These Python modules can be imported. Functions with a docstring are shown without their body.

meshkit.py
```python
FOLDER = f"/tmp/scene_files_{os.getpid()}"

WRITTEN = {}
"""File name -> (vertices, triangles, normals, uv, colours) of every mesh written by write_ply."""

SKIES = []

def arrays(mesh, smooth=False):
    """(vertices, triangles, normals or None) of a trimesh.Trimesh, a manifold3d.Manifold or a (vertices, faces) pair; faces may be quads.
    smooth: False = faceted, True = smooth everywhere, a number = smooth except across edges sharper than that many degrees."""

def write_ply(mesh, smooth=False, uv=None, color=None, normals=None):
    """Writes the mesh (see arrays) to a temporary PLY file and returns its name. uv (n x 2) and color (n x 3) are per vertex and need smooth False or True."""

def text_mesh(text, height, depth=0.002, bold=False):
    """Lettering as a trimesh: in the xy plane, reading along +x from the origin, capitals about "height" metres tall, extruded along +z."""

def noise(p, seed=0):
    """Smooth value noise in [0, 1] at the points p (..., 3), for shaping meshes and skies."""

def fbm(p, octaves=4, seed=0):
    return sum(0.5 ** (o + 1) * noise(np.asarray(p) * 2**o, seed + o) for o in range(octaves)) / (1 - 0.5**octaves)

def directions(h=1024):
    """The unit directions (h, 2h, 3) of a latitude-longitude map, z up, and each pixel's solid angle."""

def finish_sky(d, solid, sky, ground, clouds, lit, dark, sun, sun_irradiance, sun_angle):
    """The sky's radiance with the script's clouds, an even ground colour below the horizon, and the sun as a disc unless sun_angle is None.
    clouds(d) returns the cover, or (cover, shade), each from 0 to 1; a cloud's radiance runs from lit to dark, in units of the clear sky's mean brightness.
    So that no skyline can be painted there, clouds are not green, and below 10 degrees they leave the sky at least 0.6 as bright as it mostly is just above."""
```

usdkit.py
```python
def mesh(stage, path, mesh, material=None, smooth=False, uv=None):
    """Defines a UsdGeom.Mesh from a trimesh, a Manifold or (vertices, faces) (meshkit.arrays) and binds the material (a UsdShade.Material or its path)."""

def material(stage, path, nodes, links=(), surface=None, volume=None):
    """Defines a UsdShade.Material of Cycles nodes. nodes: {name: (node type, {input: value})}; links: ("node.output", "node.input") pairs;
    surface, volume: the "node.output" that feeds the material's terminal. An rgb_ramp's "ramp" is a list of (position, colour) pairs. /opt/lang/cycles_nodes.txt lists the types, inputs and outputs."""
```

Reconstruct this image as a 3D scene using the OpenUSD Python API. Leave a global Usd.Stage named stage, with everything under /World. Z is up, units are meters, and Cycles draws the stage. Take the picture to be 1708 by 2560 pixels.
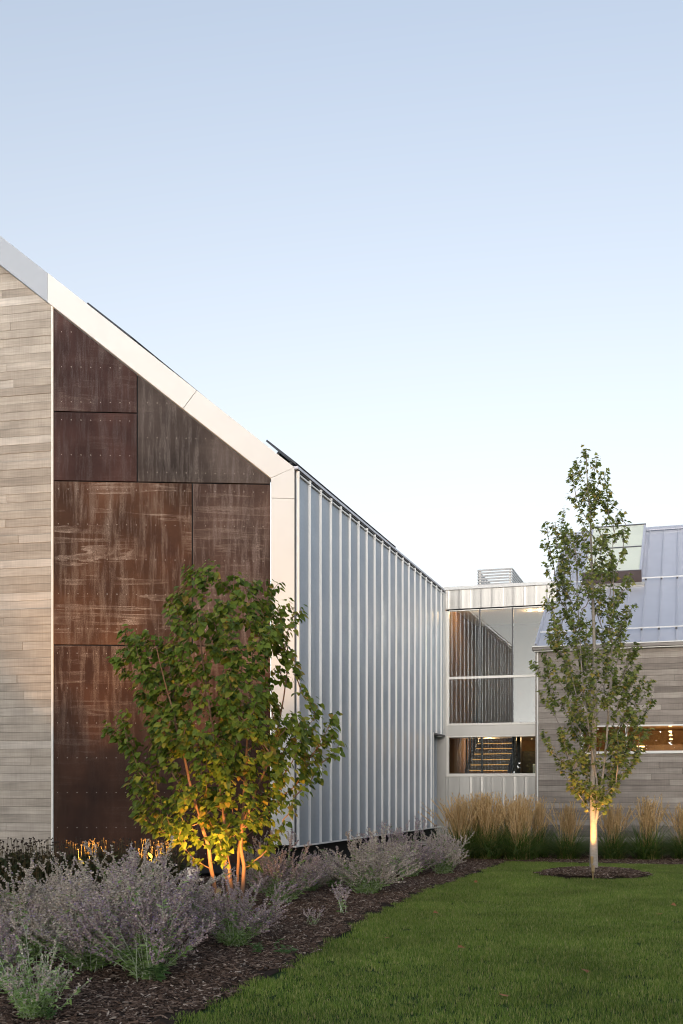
import math, random
import numpy as np
import trimesh
import usdkit, meshkit
from pxr import Usd, UsdGeom, UsdLux, UsdShade, Gf, Sdf, Vt

stage = Usd.Stage.CreateInMemory()
UsdGeom.SetStageUpAxis(stage, "Z"); UsdGeom.SetStageMetersPerUnit(stage, 1.0)
stage.DefinePrim("/World", "Xform"); stage.DefinePrim("/World/Looks", "Scope")
RNG = np.random.default_rng(7)
PI = math.pi

# ------------------------------------------------------------------ camera, sky, sun, exposure
CAM_H, F_PX, CX, HY = 1.5, 2764.0, 854.0, 1982.0        # lens in pixels of the 1708 x 2560 photograph
cam = UsdGeom.Camera.Define(stage, "/World/camera")
cam.AddTranslateOp().Set((0, 0, CAM_H)); cam.AddRotateXOp().Set(90)
cam.CreateHorizontalApertureAttr(24.0); cam.CreateVerticalApertureAttr(36.0)
cam.CreateFocalLengthAttr(24.0 * F_PX / 1708)
cam.CreateVerticalApertureOffsetAttr(24.0 * (HY - 1280) / 1708)
cam.CreateClippingRangeAttr((0.05, 5000.0))
cam.CreateExposureAttr(2.26)
SUN_EL, SUN_AZ = math.radians(3.0), math.atan2(-0.15, -0.985)
sunv = Gf.Vec3d(math.sin(SUN_AZ) * math.cos(SUN_EL), math.cos(SUN_AZ) * math.cos(SUN_EL), math.sin(SUN_EL))

def mat(name, nodes, links=(), surface=None, volume=None):
    return usdkit.material(stage, "/World/Looks/" + name, nodes, links, surface, volume)

sky = UsdLux.DomeLight.Define(stage, "/World/sky")
sky_mat = mat("sky_look", {
    "s": ("sky_texture", {"sky_type": "single_scattering", "sun_disc": False, "sun_elevation": SUN_EL, "sun_rotation": SUN_AZ,
                          "air_density": 1.0, "aerosol_density": 1.0, "ozone_density": 2.0}),
    "h": ("hsv", {"saturation": 0.52}), "w": ("mix_color", {"blend_type": "multiply", "fac": 1.0, "b": (.998, .978, 1.005), "use_clamp": False}),   # the photograph's white balance
    "tc": ("texture_coordinate", {}), "sx": ("separate_xyz", {}), "el": ("map_range", {"from_min": 0.0, "from_max": 0.58, "to_min": 0.22, "to_max": 0.95, "clamp": True}), "ev": ("map_range", {"from_min": 0.05, "from_max": 1.0, "to_min": 0.73, "to_max": 1.15, "clamp": True}), "sv": ("hsv", {}),   # paler air towards the horizon, all round
    "b": ("background_shader", {"strength": 0.14})}, [("s.color", "h.color"), ("h.color", "w.a"), ("tc.generated", "sx.vector"), ("sx.z", "el.value"), ("el.result", "sv.saturation"), ("sx.z", "ev.value"), ("ev.result", "sv.value"), ("w.result", "sv.color"), ("sv.color", "b.color")], surface="b.background")
UsdShade.MaterialBindingAPI.Apply(sky.GetPrim()).Bind(sky_mat)
sky.GetPrim().SetCustomDataByKey("kind", "structure")
sun = UsdLux.DistantLight.Define(stage, "/World/sun")
sun.CreateIntensityAttr(0.13); sun.CreateAngleAttr(25.0); sun.CreateNormalizeAttr(True)
sun.CreateColorAttr((1.0, 0.945, 0.88))
_z = sunv.GetNormalized(); _x = Gf.Cross(Gf.Vec3d(0, 0, 1), _z).GetNormalized(); _y = Gf.Cross(_z, _x)
sun.AddTransformOp().Set(Gf.Matrix4d(*_x, 0, *_y, 0, *_z, 0, 0, 0, 0, 1))

# ------------------------------------------------------------------ helpers
_used = {}
def free(parent, name):
    k = (parent, name); n = _used.get(k, 0); _used[k] = n + 1
    return f"{parent}/{name}" + (f"_{n:03d}" if n else "")

def tag(prim, label=None, cat=None, group=None, kind=None):
    for k, v in (("label", label), ("category", cat), ("group", group), ("kind", kind)):
        if v: prim.SetCustomDataByKey(k, v)
    return prim

def thing(name, label, cat, loc=(0, 0, 0), group=None):
    x = UsdGeom.Xform.Define(stage, free("/World", name))
    x.AddTranslateOp().Set(tuple(map(float, loc)))
    x.GetPrim().SetMetadata("kind", "component") if False else None
    p = tag(x.GetPrim(), label, cat, group)
    ORIGIN[str(p.GetPath())] = np.array(loc, float)
    return p
ORIGIN = {}

def origin_of(parent):
    """The thing's own base point, which its parts are given relative to."""
    s = str(parent.GetPath()).split("/")
    return ORIGIN.get("/".join(s[:3]), np.zeros(3))

def rnd(m, v, f, seed=0):
    """A random number for every loose piece of the mesh, which its material reads."""
    from scipy.sparse import coo_matrix
    from scipy.sparse.csgraph import connected_components
    f = np.asarray(f); e = np.vstack([f[:, :2], f[:, 1:3]]); n = len(v)
    _, lab = connected_components(coo_matrix((np.ones(len(e)), (e[:, 0], e[:, 1])), shape=(n, n)), directed=False)
    val = np.random.default_rng(len(v) + seed).uniform(0, 1, lab.max() + 1)[lab]
    UsdGeom.PrimvarsAPI(m).CreatePrimvar("rnd", Sdf.ValueTypeNames.FloatArray, "vertex").Set(Vt.FloatArray.FromNumpy(val.astype(np.float32)))

def obj(name, mesh, material, parent=None, smooth=False, label=None, kind=None):
    base = "/World" if parent is None else str(parent.GetPath())
    v, f = mesh if isinstance(mesh, tuple) else (mesh.vertices, mesh.faces)
    v = np.asarray(v, float)
    if parent is not None: v = v - origin_of(parent)
    m = usdkit.mesh(stage, free(base, name), (v, f), material, smooth)
    if name == "crown": rnd(m, v, f)
    return tag(m.GetPrim(), label, None, None, kind)

class Fr:
    """An oblique frame: origin o, axes a (along), b (up), c (outward)."""
    def __init__(s, o, a, b, c):
        s.o, s.a, s.b, s.c = (np.asarray(x, float) for x in (o, a, b, c))
    def P(s, t, z, n=0.0):
        t, z, n = np.broadcast_arrays(np.asarray(t, float), z, n)
        return s.o + t[..., None] * s.a + z[..., None] * s.b + n[..., None] * s.c
    def hit(s, px, py, n=0.0):
        """Where the photograph's pixel meets the plane c = n: (t, z)."""
        d = np.array([(px - CX) / F_PX, 1.0, (HY - py) / F_PX]); e = np.array([0, 0, CAM_H])
        k = ((s.o + n * s.c - e) @ s.c) / (d @ s.c)
        q = e + k * d - s.o
        m = np.stack([s.a, s.b, s.c], 1)
        r = np.linalg.solve(m, q)
        return r[0], r[1]
    def at(s, px, py, n=0.0):
        t, z = s.hit(px, py, n); return s.P(t, z, n)

def wall_frame(o, u, n):
    return Fr((o[0], o[1], 0), (u[0], u[1], 0), (0, 0, 1), (n[0], n[1], 0))

BOXF = np.array([[0, 2, 3], [0, 3, 1], [4, 5, 7], [4, 7, 6], [0, 1, 5], [0, 5, 4], [2, 6, 7], [2, 7, 3], [0, 4, 6], [0, 6, 2], [1, 3, 7], [1, 7, 5]])

class MB:
    def __init__(s): s.v, s.f, s.n = [], [], 0
    def add(s, v, f):
        v = np.asarray(v, float).reshape(-1, 3); f = np.asarray(f, int)
        if f.ndim == 2 and f.shape[1] == 4: f = np.vstack([f[:, [0, 1, 2]], f[:, [0, 2, 3]]])
        s.v.append(v); s.f.append(f + s.n); s.n += len(v); return s
    def box(s, fr, t0, t1, z0, z1, n0, n1):
        c = np.array([[t, z, n] for t in (t0, t1) for z in (z0, z1) for n in (n0, n1)])
        v = fr.P(c[:, 0], c[:, 1], c[:, 2]); f = BOXF
        if np.linalg.det(np.stack([fr.a, fr.b, fr.c])) < 0: f = f[:, ::-1]
        return s.add(v, f)
    def bevel_box(s, fr, t0, t1, z0, z1, n0, n1, e=0.004):
        """A box whose front (outer n) edges are chamfered."""
        back = [(t0, z0), (t1, z0), (t1, z1), (t0, z1)]
        front = [(t0 + e, z0 + e), (t1 - e, z0 + e), (t1 - e, z1 - e), (t0 + e, z1 - e)]
        v = np.vstack([fr.P(*np.array(back).T, n0), fr.P(*np.array(back).T, n1 - e), fr.P(*np.array(front).T, n1)])
        f = []
        for l in (0, 4):
            for i in range(4): f.append([l + i, l + (i + 1) % 4, l + 4 + (i + 1) % 4, l + 4 + i])
        f += [[8, 9, 10, 11], [3, 2, 1, 0]]
        f = np.array(f)
        if np.linalg.det(np.stack([fr.a, fr.b, fr.c])) < 0: f = f[:, ::-1]
        return s.add(v, f)
    def prism(s, fr, poly, n0, n1):
        """Convex polygon in (t, z) given counter-clockwise or not, between n0 and n1."""
        p = np.array(poly, float); k = len(p)
        v = np.vstack([fr.P(p[:, 0], p[:, 1], n0), fr.P(p[:, 0], p[:, 1], n1)])
        f = [[k, k + i, k + i + 1] for i in range(1, k - 1)] + [[0, i + 1, i] for i in range(1, k - 1)]
        for i in range(k):
            j = (i + 1) % k; f += [[i, j, k + j], [i, k + j, k + i]]
        m = trimesh.Trimesh(v, f, process=False)
        f = np.array(f)
        if m.volume < 0: f = f[:, ::-1]
        return s.add(v, f)
    def tube(s, pts, rad, sides=5, cap=False):
        v, f = tube(pts, rad, sides); s.add(v, f)
        if cap:
            k = len(pts) - 1
            s.add(v[k * sides:], [[0, i, i + 1] for i in range(1, sides - 1)])
        return s
    def mesh(s): return np.vstack(s.v), np.vstack(s.f)
    def build(s, name, m, parent=None, **k): return obj(name, s.mesh(), m, parent, **k)

def tube(pts, rad, sides=5):
    p = np.asarray(pts, float); n = len(p)
    t = np.gradient(p, axis=0); t /= np.linalg.norm(t, axis=1, keepdims=True) + 1e-12
    ref = np.where(np.abs(t[:, 2:]) < 0.92, [[0, 0, 1.0]], [[1.0, 0, 0]])
    ref = np.broadcast_to(ref[len(ref) // 2], t.shape)
    a = np.cross(t, ref); a /= np.linalg.norm(a, axis=1, keepdims=True) + 1e-12
    b = np.cross(t, a); g = np.arange(sides) * 2 * PI / sides
    r = np.broadcast_to(np.asarray(rad, float), (n,))
    v = p[:, None] + r[:, None, None] * (np.cos(g)[None, :, None] * a[:, None] + np.sin(g)[None, :, None] * b[:, None])
    i, j = np.meshgrid(np.arange(n - 1), np.arange(sides), indexing="ij")
    q = np.stack([i * sides + j, i * sides + (j + 1) % sides, (i + 1) * sides + (j + 1) % sides, (i + 1) * sides + j], -1).reshape(-1, 4)
    return v.reshape(-1, 3), np.vstack([q[:, [0, 2, 1]], q[:, [0, 3, 2]]])

def unit(v):
    v = np.asarray(v, float); return v / (np.linalg.norm(v, axis=-1, keepdims=True) + 1e-12)

def scatter(shape, pos, axis, normal, size):
    """Copies of a small shape (x along, y across, z normal) in one mesh."""
    sv, sf = shape; axis = unit(axis); across = unit(np.cross(normal, axis)); nn = np.cross(axis, across)
    size = np.broadcast_to(np.asarray(size, float), (len(pos),))[:, None, None]
    v = pos[:, None] + size * (sv[None, :, :1] * axis[:, None] + sv[None, :, 1:2] * across[:, None] + sv[None, :, 2:] * nn[:, None])
    f = sf[None] + (np.arange(len(pos)) * len(sv))[:, None, None]
    return v.reshape(-1, 3), f.reshape(-1, 3)

def join(parts):
    v, f, n = [], [], 0
    for a, b in parts:
        v.append(a); f.append(b + n); n += len(a)
    return np.vstack(v), np.vstack(f)

def rand_unit(n, rng):
    return unit(rng.normal(size=(n, 3)))

def inst(src_path, name, label, cat, loc, rz=0.0, scale=1.0, group=None):
    p = stage.DefinePrim(free("/World", name), "Xform")
    p.GetReferences().AddInternalReference(src_path); p.SetInstanceable(True)
    x = UsdGeom.Xformable(p)
    x.AddTranslateOp().Set(tuple(map(float, loc))); x.AddRotateZOp().Set(float(rz))
    s = scale if np.ndim(scale) else (scale, scale, scale)
    x.AddScaleOp().Set(tuple(map(float, s)))
    return tag(p, label, cat, group)

def ground(px, py, z=0.0):
    """The point of the level z that the photograph's pixel shows."""
    d = F_PX * (CAM_H - z) / (py - HY)
    return np.array([(px - CX) / F_PX * d, d, z])

def at_depth(px, py, d):
    return np.array([(px - CX) / F_PX * d, d, CAM_H + (HY - py) / F_PX * d])

# ------------------------------------------------------------------ materials
def plain(name, color, rough=0.5, metal=0.0, spec=0.5, var=0.0, vscale=(3, 3, 3), bump=0.0, bscale=60.0, obj_var=0.0):
    n = {"p": ("principled_bsdf", {"base_color": color, "roughness": rough, "metallic": metal, "specular_ior_level": spec})}
    l = []
    c = None
    if var or bump:
        n["g"] = ("geometry", {}); n["mp"] = ("mapping", {"scale": vscale}); l += [("g.position", "mp.vector")]
    if var:
        lo = tuple(x * (1 - var) for x in color); hi = tuple(min(1, x * (1 + var)) for x in color)
        n["n"] = ("noise_texture", {"scale": 1.0, "detail": 5.0, "roughness": 0.6})
        n["r"] = ("rgb_ramp", {"ramp": [(0.25, lo), (0.75, hi)]})
        l += [("mp.vector", "n.vector"), ("n.fac", "r.fac")]; c = "r.color"
    if obj_var:
        n["oi"] = ("object_info", {}); n["vr"] = ("map_range", {"from_min": 0, "from_max": 1, "to_min": 1 - obj_var, "to_max": 1 + obj_var})
        n["hs"] = ("hsv", {"color": color}); l += [("oi.random", "vr.value"), ("vr.result", "hs.value")]
        if c: l += [(c, "hs.color")]
        c = "hs.color"
    if c: l.append((c, "p.base_color"))
    if bump:
        n["bn"] = ("noise_texture", {"scale": bscale, "detail": 3.0}); n["bp"] = ("bump", {"strength": bump, "distance": 0.01})
        l += [("g.position", "bn.vector"), ("bn.fac", "bp.height"), ("bp.normal", "p.normal")]
    return mat(name, n, l, "p.BSDF")

def emit(name, color, strength):
    return mat(name, {"e": ("emission", {"color": color, "strength": strength})}, [], "e.emission")

def board_mat(name, ramp, grain=0.19):
    n = {"g": ("geometry", {}), "oi": ("object_info", {}),
         "vm": ("combine_xyz", {"x": 0.0, "y": 0.0}), "om": ("math", {"math_type": "multiply", "value2": 37.0}),
         "ad": ("vector_math", {"math_type": "add"}),
         "m1": ("mapping", {"scale": (1.3, 1.3, 34.0)}), "n1": ("noise_texture", {"scale": 1.0, "detail": 6.0, "roughness": 0.65, "distortion": 0.6}),
         "m2": ("mapping", {"scale": (85.0, 85.0, 2.0)}), "n2": ("noise_texture", {"scale": 1.0, "detail": 2.0}),
         "n3": ("noise_texture", {"scale": 2.3, "detail": 3.0}),
         "r": ("rgb_ramp", {"ramp": ramp}),
         "r1": ("map_range", {"from_min": 0.3, "from_max": 0.7, "to_min": 1 - grain, "to_max": 1 + grain}),
         "r2": ("map_range", {"from_min": 0.3, "from_max": 0.7, "to_min": 0.93, "to_max": 1.07}),
         "r3": ("map_range", {"from_min": 0.3, "from_max": 0.7, "to_min": 0.86, "to_max": 1.14}),
         "x1": ("math", {"math_type": "multiply"}), "x2": ("math", {"math_type": "multiply"}),
         "h": ("hsv", {}), "bp": ("bump", {"strength": 0.25, "distance": 0.004}),
         "p": ("principled_bsdf", {"roughness": 0.75, "specular_ior_level": 0.25})}
    l = [("oi.random", "om.value1"), ("om.value", "vm.z"), ("vm.vector", "ad.vector2"), ("g.position", "ad.vector1"),
         ("ad.vector", "m1.vector"), ("m1.vector", "n1.vector"), ("g.position", "m2.vector"), ("m2.vector", "n2.vector"), ("ad.vector", "n3.vector"),
         ("oi.random", "r.fac"), ("n1.fac", "r1.value"), ("n2.fac", "r2.value"), ("n3.fac", "r3.value"),
         ("r1.result", "x1.value1"), ("r2.result", "x1.value2"), ("x1.value", "x2.value1"), ("r3.result", "x2.value2"),
         ("x2.value", "h.value"), ("r.color", "h.color"), ("h.color", "p.base_color"),
         ("n1.fac", "bp.height"), ("bp.normal", "p.normal")]
    return mat(name, n, l, "p.BSDF")

M = {}
M["board_tan"] = board_mat("weathered_board_tan", [(0, (.29, .252, .21)), (.25, (.39, .345, .29)), (.4, (.33, .288, .24)), (.65, (.43, .385, .33)), (.8, (.37, .325, .275)), (1, (.50, .455, .40))])
M["board_grey"] = board_mat("weathered_board_grey", [(0, (.21, .178, .15)), (.25, (.32, .275, .235)), (.45, (.25, .212, .18)), (.75, (.345, .30, .255)), (1, (.41, .36, .31))])

def corten(name, dark, mid, light, patina, amount, drip, zfade=None, off=0.0, streak=1.0):
    n = {"g": ("geometry", {}), "o": ("mapping", {"location": (off, 0, off * 1.7)}),
         "ma": ("mapping", {"scale": (1.1, 1.1, 0.8)}), "na": ("noise_texture", {"scale": 1.0, "detail": 7.0, "roughness": 0.62}),
         "ms": ("mapping", {"scale": (11, 11, 1.1)}), "ns": ("noise_texture", {"scale": 1.0, "detail": 6.0, "roughness": 0.7}),
         "nf": ("noise_texture", {"scale": 75.0, "detail": 3.0, "roughness": 0.7}),
         "md": ("mapping", {"scale": (0.38, 0.38, 5.0)}), "nd": ("noise_texture", {"scale": 1.0, "detail": 6.0, "roughness": 0.55, "distortion": 0.9}),
         "rust": ("rgb_ramp", {"ramp": [(0.28, dark), (0.5, mid), (0.74, light)]}),
         "sa": ("map_range", {"from_min": 0.47, "from_max": 0.72, "to_min": 0.0, "to_max": amount}),
         "fm": ("map_range", {"from_min": 0.35, "from_max": 0.65, "to_min": 0.35, "to_max": 1.3}),
         "sm": ("math", {"math_type": "multiply", "use_clamp": True}),
         "dr": ("rgb_ramp", {"ramp": [(0.0, (0, 0, 0)), (0.53, (0, 0, 0)), (0.55, (.9,) * 3), (0.575, (.38,) * 3), (0.62, (.14, .14, .14)), (0.70, (.05,) * 3), (1, (0, 0, 0))]}),
         "mk": ("map_range", {"from_min": 0.44, "from_max": 0.60, "to_min": 0.0, "to_max": 1.0, "clamp": True}), "dk": ("math", {"math_type": "multiply"}),
         "nb": ("noise_texture", {"scale": 0.9, "detail": 4.0}), "bl": ("map_range", {"from_min": 0.36, "from_max": 0.66, "to_min": 0.72, "to_max": 1.35}), "hb": ("hsv", {}),
         "dm": ("math", {"math_type": "multiply", "value2": drip}), "dm2": ("math", {"math_type": "multiply"}),
         "c1": ("mix_color", {"b": patina}), "c2": ("mix_color", {"b": (.40, .33, .28)}),
         "fr": ("map_range", {"from_min": 0.3, "from_max": 0.7, "to_min": 0.78, "to_max": 1.22}), "h": ("hsv", {}),
         "bp": ("bump", {"strength": 0.35, "distance": 0.004}),
         "p": ("principled_bsdf", {"roughness": 0.7, "specular_ior_level": 0.18})}
    l = [("g.position", "o.vector"), ("o.vector", "ma.vector"), ("ma.vector", "na.vector"), ("o.vector", "ms.vector"), ("ms.vector", "ns.vector"),
         ("o.vector", "nf.vector"), ("o.vector", "md.vector"), ("md.vector", "nd.vector"), ("na.fac", "rust.fac"),
         ("ns.fac", "sa.value"), ("nf.fac", "fm.value"), ("sa.result", "sm.value1"), ("fm.result", "sm.value2"),
         ("nd.fac", "dr.fac"), ("dr.color", "dm.value1"), ("na.fac", "mk.value"), ("dm.value", "dk.value1"), ("mk.result", "dk.value2"), ("dk.value", "dm2.value1"), ("fm.result", "dm2.value2"), ("o.vector", "nb.vector"), ("nb.fac", "bl.value"), ("bl.result", "hb.value"), ("rust.color", "hb.color"),
         ("hb.color", "c1.a"), ("c1.result", "c2.a"), ("dm2.value", "c2.fac"), ("nf.fac", "fr.value"), ("fr.result", "h.value"),
         ("c2.result", "h.color"), ("h.color", "p.base_color"), ("nf.fac", "bp.height"), ("bp.normal", "p.normal")]
    if zfade:                                       # run-off stain that thins out down the sheet
        n["sx"] = ("separate_xyz", {}); n["zf"] = ("map_range", {"from_min": zfade[0], "from_max": zfade[1], "to_min": 0.06, "to_max": 1.0, "clamp": True})
        n["zm"] = ("math", {"math_type": "multiply"}); n["zd"] = ("math", {"math_type": "multiply"})
        l += [("g.position", "sx.vector"), ("sx.z", "zf.value"), ("sm.value", "zm.value1"), ("zf.result", "zm.value2"), ("zm.value", "c1.fac")]
        l = [x for x in l if x != ("dm2.value", "c2.fac")] + [("dm2.value", "zd.value1"), ("zf.result", "zd.value2"), ("zd.value", "c2.fac")]
    else:
        l.append(("sm.value", "c1.fac"))
    return mat(name, n, l, "p.BSDF")

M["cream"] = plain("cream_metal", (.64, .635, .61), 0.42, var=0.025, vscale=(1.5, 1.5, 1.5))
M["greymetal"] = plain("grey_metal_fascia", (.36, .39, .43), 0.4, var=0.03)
M["trim"] = plain("white_trim", (.80, .78, .72), 0.4)
M["zinc"] = mat("galvanised_sheet", {
    "g": ("geometry", {}), "v": ("voronoi_texture", {"scale": 28.0}), "n": ("noise_texture", {"scale": 2.0, "detail": 3.0}),
    "r": ("rgb_ramp", {"ramp": [(0, (.33, .375, .43)), (1, (.39, .43, .485))]}), "rr": ("map_range", {"from_min": 0.3, "from_max": 0.7, "to_min": 0.37, "to_max": 0.47}),
    "bw": ("noise_texture", {"scale": 1.6, "detail": 1.5}), "bp": ("bump", {"strength": 0.055, "distance": 0.05}),
    "p": ("principled_bsdf", {"metallic": 0.5, "roughness": 0.36})},
    [("g.position", "v.vector"), ("g.position", "n.vector"), ("v.distance", "r.fac"), ("r.color", "p.base_color"), ("n.fac", "rr.value"), ("rr.result", "p.roughness"),
     ("g.position", "bw.vector"), ("bw.fac", "bp.height"), ("bp.normal", "p.normal")], "p.BSDF")
M["seam"] = plain("seam_metal", (.80, .795, .77), 0.42, 0.0)
M["roofgrey"] = plain("roof_sheet", (.55, .555, .60), 0.38, 0.45, var=0.04, vscale=(2, 2, 2), obj_var=0.03)
M["roofdark"] = plain("dark_roof_edge", (.085, .085, .09), 0.5)
M["solar"] = plain("solar_glass", (.035, .038, .045), 0.28, var=0.1)
M["linkpanel"] = plain("link_sheet", (.47, .455, .42), 0.34, 0.25, var=0.05, vscale=(4, 4, 1.2), obj_var=0.05)
M["frame"] = plain("window_frame_metal", (.66, .635, .58), 0.36, 0.2)
M["mullion"] = plain("dark_mullion", (.03, .03, .034), 0.4)
M["black"] = plain("dark_void", (.012, .012, .013), 0.7)
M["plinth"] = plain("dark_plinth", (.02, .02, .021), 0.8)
M["bolt"] = plain("bolt_steel", (.30, .26, .22), 0.45, 0.3)
M["gutter"] = plain("gutter_bronze", (.13, .115, .10), 0.42, 0.2)
M["bronze"] = plain("curb_bronze", (.07, .05, .048), 0.45)
M["glass"] = mat("window_glass", {
    "f": ("fresnel", {"IOR": 1.95}), "t": ("transparent_bsdf", {"color": (.86, .88, .86)}), "g": ("glossy_bsdf", {"color": (.66, .70, .72), "roughness": 0.0}),
    "n": ("noise_texture", {"scale": 0.9, "detail": 1.0}), "ge": ("geometry", {}), "bp": ("bump", {"strength": 0.012, "distance": 0.05}), "m": ("mix_closure", {})},
    [("f.fac", "m.fac"), ("t.BSDF", "m.closure1"), ("g.BSDF", "m.closure2"), ("ge.position", "n.vector"), ("n.fac", "bp.height"), ("bp.normal", "g.normal")], "m.closure")
M["skyglass"] = mat("skylight_glass", {
    "t": ("transparent_bsdf", {"color": (.97, 1.0, .97)}), "g": ("principled_bsdf", {"base_color": (.80, .83, .70), "roughness": 0.25}), "m": ("mix_closure", {"fac": .7})},     # frosted
    [("t.BSDF", "m.closure1"), ("g.BSDF", "m.closure2")], "m.closure")
M["int_wall"] = plain("interior_wood_wall", (.24, .145, .08), 0.6, var=0.15, vscale=(10, 10, 0.6))
M["sky_lining"] = plain("skylight_shade", (.90, .86, .74), 0.7)
M["int_dark"] = plain("interior_dark_wall", (.10, .075, .06), 0.6)
M["int_ceil"] = plain("interior_wood_ceiling", (.50, .30, .15), 0.6, var=0.12, vscale=(6, 1, 6))
M["int_floor"] = plain("interior_floor", (.22, .15, .10), 0.5)
M["int_white"] = plain("interior_plaster", (.70, .66, .58), 0.7)
M["steel_dark"] = plain("stair_steel", (.022, .024, .032), 0.45)
M["tread"] = plain("stair_tread", (.16, .11, .075), 0.5)
M["led"] = emit("led_strip", (1.0, .50, .12), .40)
M["lampglow"] = emit("ceiling_lamp_glow", (1.0, .62, .25), 1.5)
M["bluegrey"] = plain("blue_grey_panel", (.28, .38, .44), 0.5)
M["white_box"] = plain("white_housing", (.78, .77, .74), 0.35)
M["slat"] = plain("vent_slat", (.36, .36, .355), 0.45)
M["brass"] = plain("brass_stake", (.36, .25, .12), 0.45, 0.6)
M["lens"] = emit("spot_lens_glow", (1.0, .60, .22), 2.0)

# ground
M["lawn"] = plain("lawn_soil", (.020, .040, .010), 0.95, var=0.3, vscale=(1.5, 1.5, 1), spec=0.1)
M["mulch"] = plain("mulch_soil", (.030, .020, .015), 0.95, var=0.5, vscale=(25, 25, 25), bump=0.8, bscale=45, spec=0.1)

def leaf_mat(name, ramp, source, trans=0.35, rough=0.5):
    n = {"r": ("rgb_ramp", {"ramp": ramp}), "p": ("principled_bsdf", {"roughness": rough, "specular_ior_level": 0.3}),
         "t": ("translucent_bsdf", {}), "m": ("mix_closure", {"fac": trans}), "h": ("hsv", {"value": 1.3})}
    l = [("r.color", "p.base_color"), ("r.color", "h.color"), ("h.color", "t.color"), ("p.BSDF", "m.closure1"), ("t.BSDF", "m.closure2")]
    if source == "island":
        n["g"] = ("attribute", {"attribute": "rnd"}); l.append(("g.fac", "r.fac"))
    elif source == "object":
        n["g"] = ("object_info", {}); l.append(("g.random", "r.fac"))
    else:
        n["g"] = ("attribute", {"attribute": "rnd"}); n["o"] = ("object_info", {}); n["a"] = ("math", {"math_type": "add"}); n["fr"] = ("math", {"math_type": "fraction"})
        l += [("g.fac", "a.value1"), ("o.random", "a.value2"), ("a.value", "fr.value1"), ("fr.value", "r.fac")]
    if name == "grass_blade":                     # thin and lush spots of the turf
        n["gp"] = ("geometry", {}); n["gn"] = ("noise_texture", {"scale": 0.8, "detail": 4.0, "roughness": 0.65}); n["gr"] = ("map_range", {"from_min": 0.3, "from_max": 0.7, "to_min": 0.72, "to_max": 1.32}); n["gh"] = ("hsv", {})
        l += [("gp.position", "gn.vector"), ("gn.fac", "gr.value"), ("gr.result", "gh.value"), ("r.color", "gh.color"), ("gh.color", "p.base_color")]
        l = [("gh.color", b) if (a, b) == ("r.color", "h.color") else (a, b) for a, b in l if (a, b) != ("r.color", "p.base_color")]
    return mat(name, n, l, "m.closure")

RED = [(0, (.048, .078, .012)), (.3, (.096, .150, .018)), (.6, (.155, .21, .025)), (.82, (.19, .23, .032)), (.93, (.24, .235, .04)), (1, (.28, .17, .035))]
M["redbud_leaf"] = leaf_mat("heart_leaf", RED, "island"); M["redbud_leaf_one"] = leaf_mat("heart_leaf_single", RED, "object")
MAP = [(0, (.075, .105, .028)), (.35, (.15, .195, .046)), (.7, (.235, .27, .068)), (.9, (.29, .28, .085)), (1, (.40, .29, .07))]
M["maple_leaf"] = leaf_mat("maple_leaf_mix", MAP, "island"); M["maple_leaf_one"] = leaf_mat("maple_leaf_single", MAP, "object")
M["redbud_bark"] = plain("redbud_bark", (.22, .12, .07), 0.8, var=0.3, vscale=(30, 30, 5), bump=0.6, bscale=60)
M["maple_bark"] = plain("maple_bark", (.36, .31, .26), 0.8, var=0.22, vscale=(14, 14, 30), bump=0.5, bscale=50)
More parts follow.
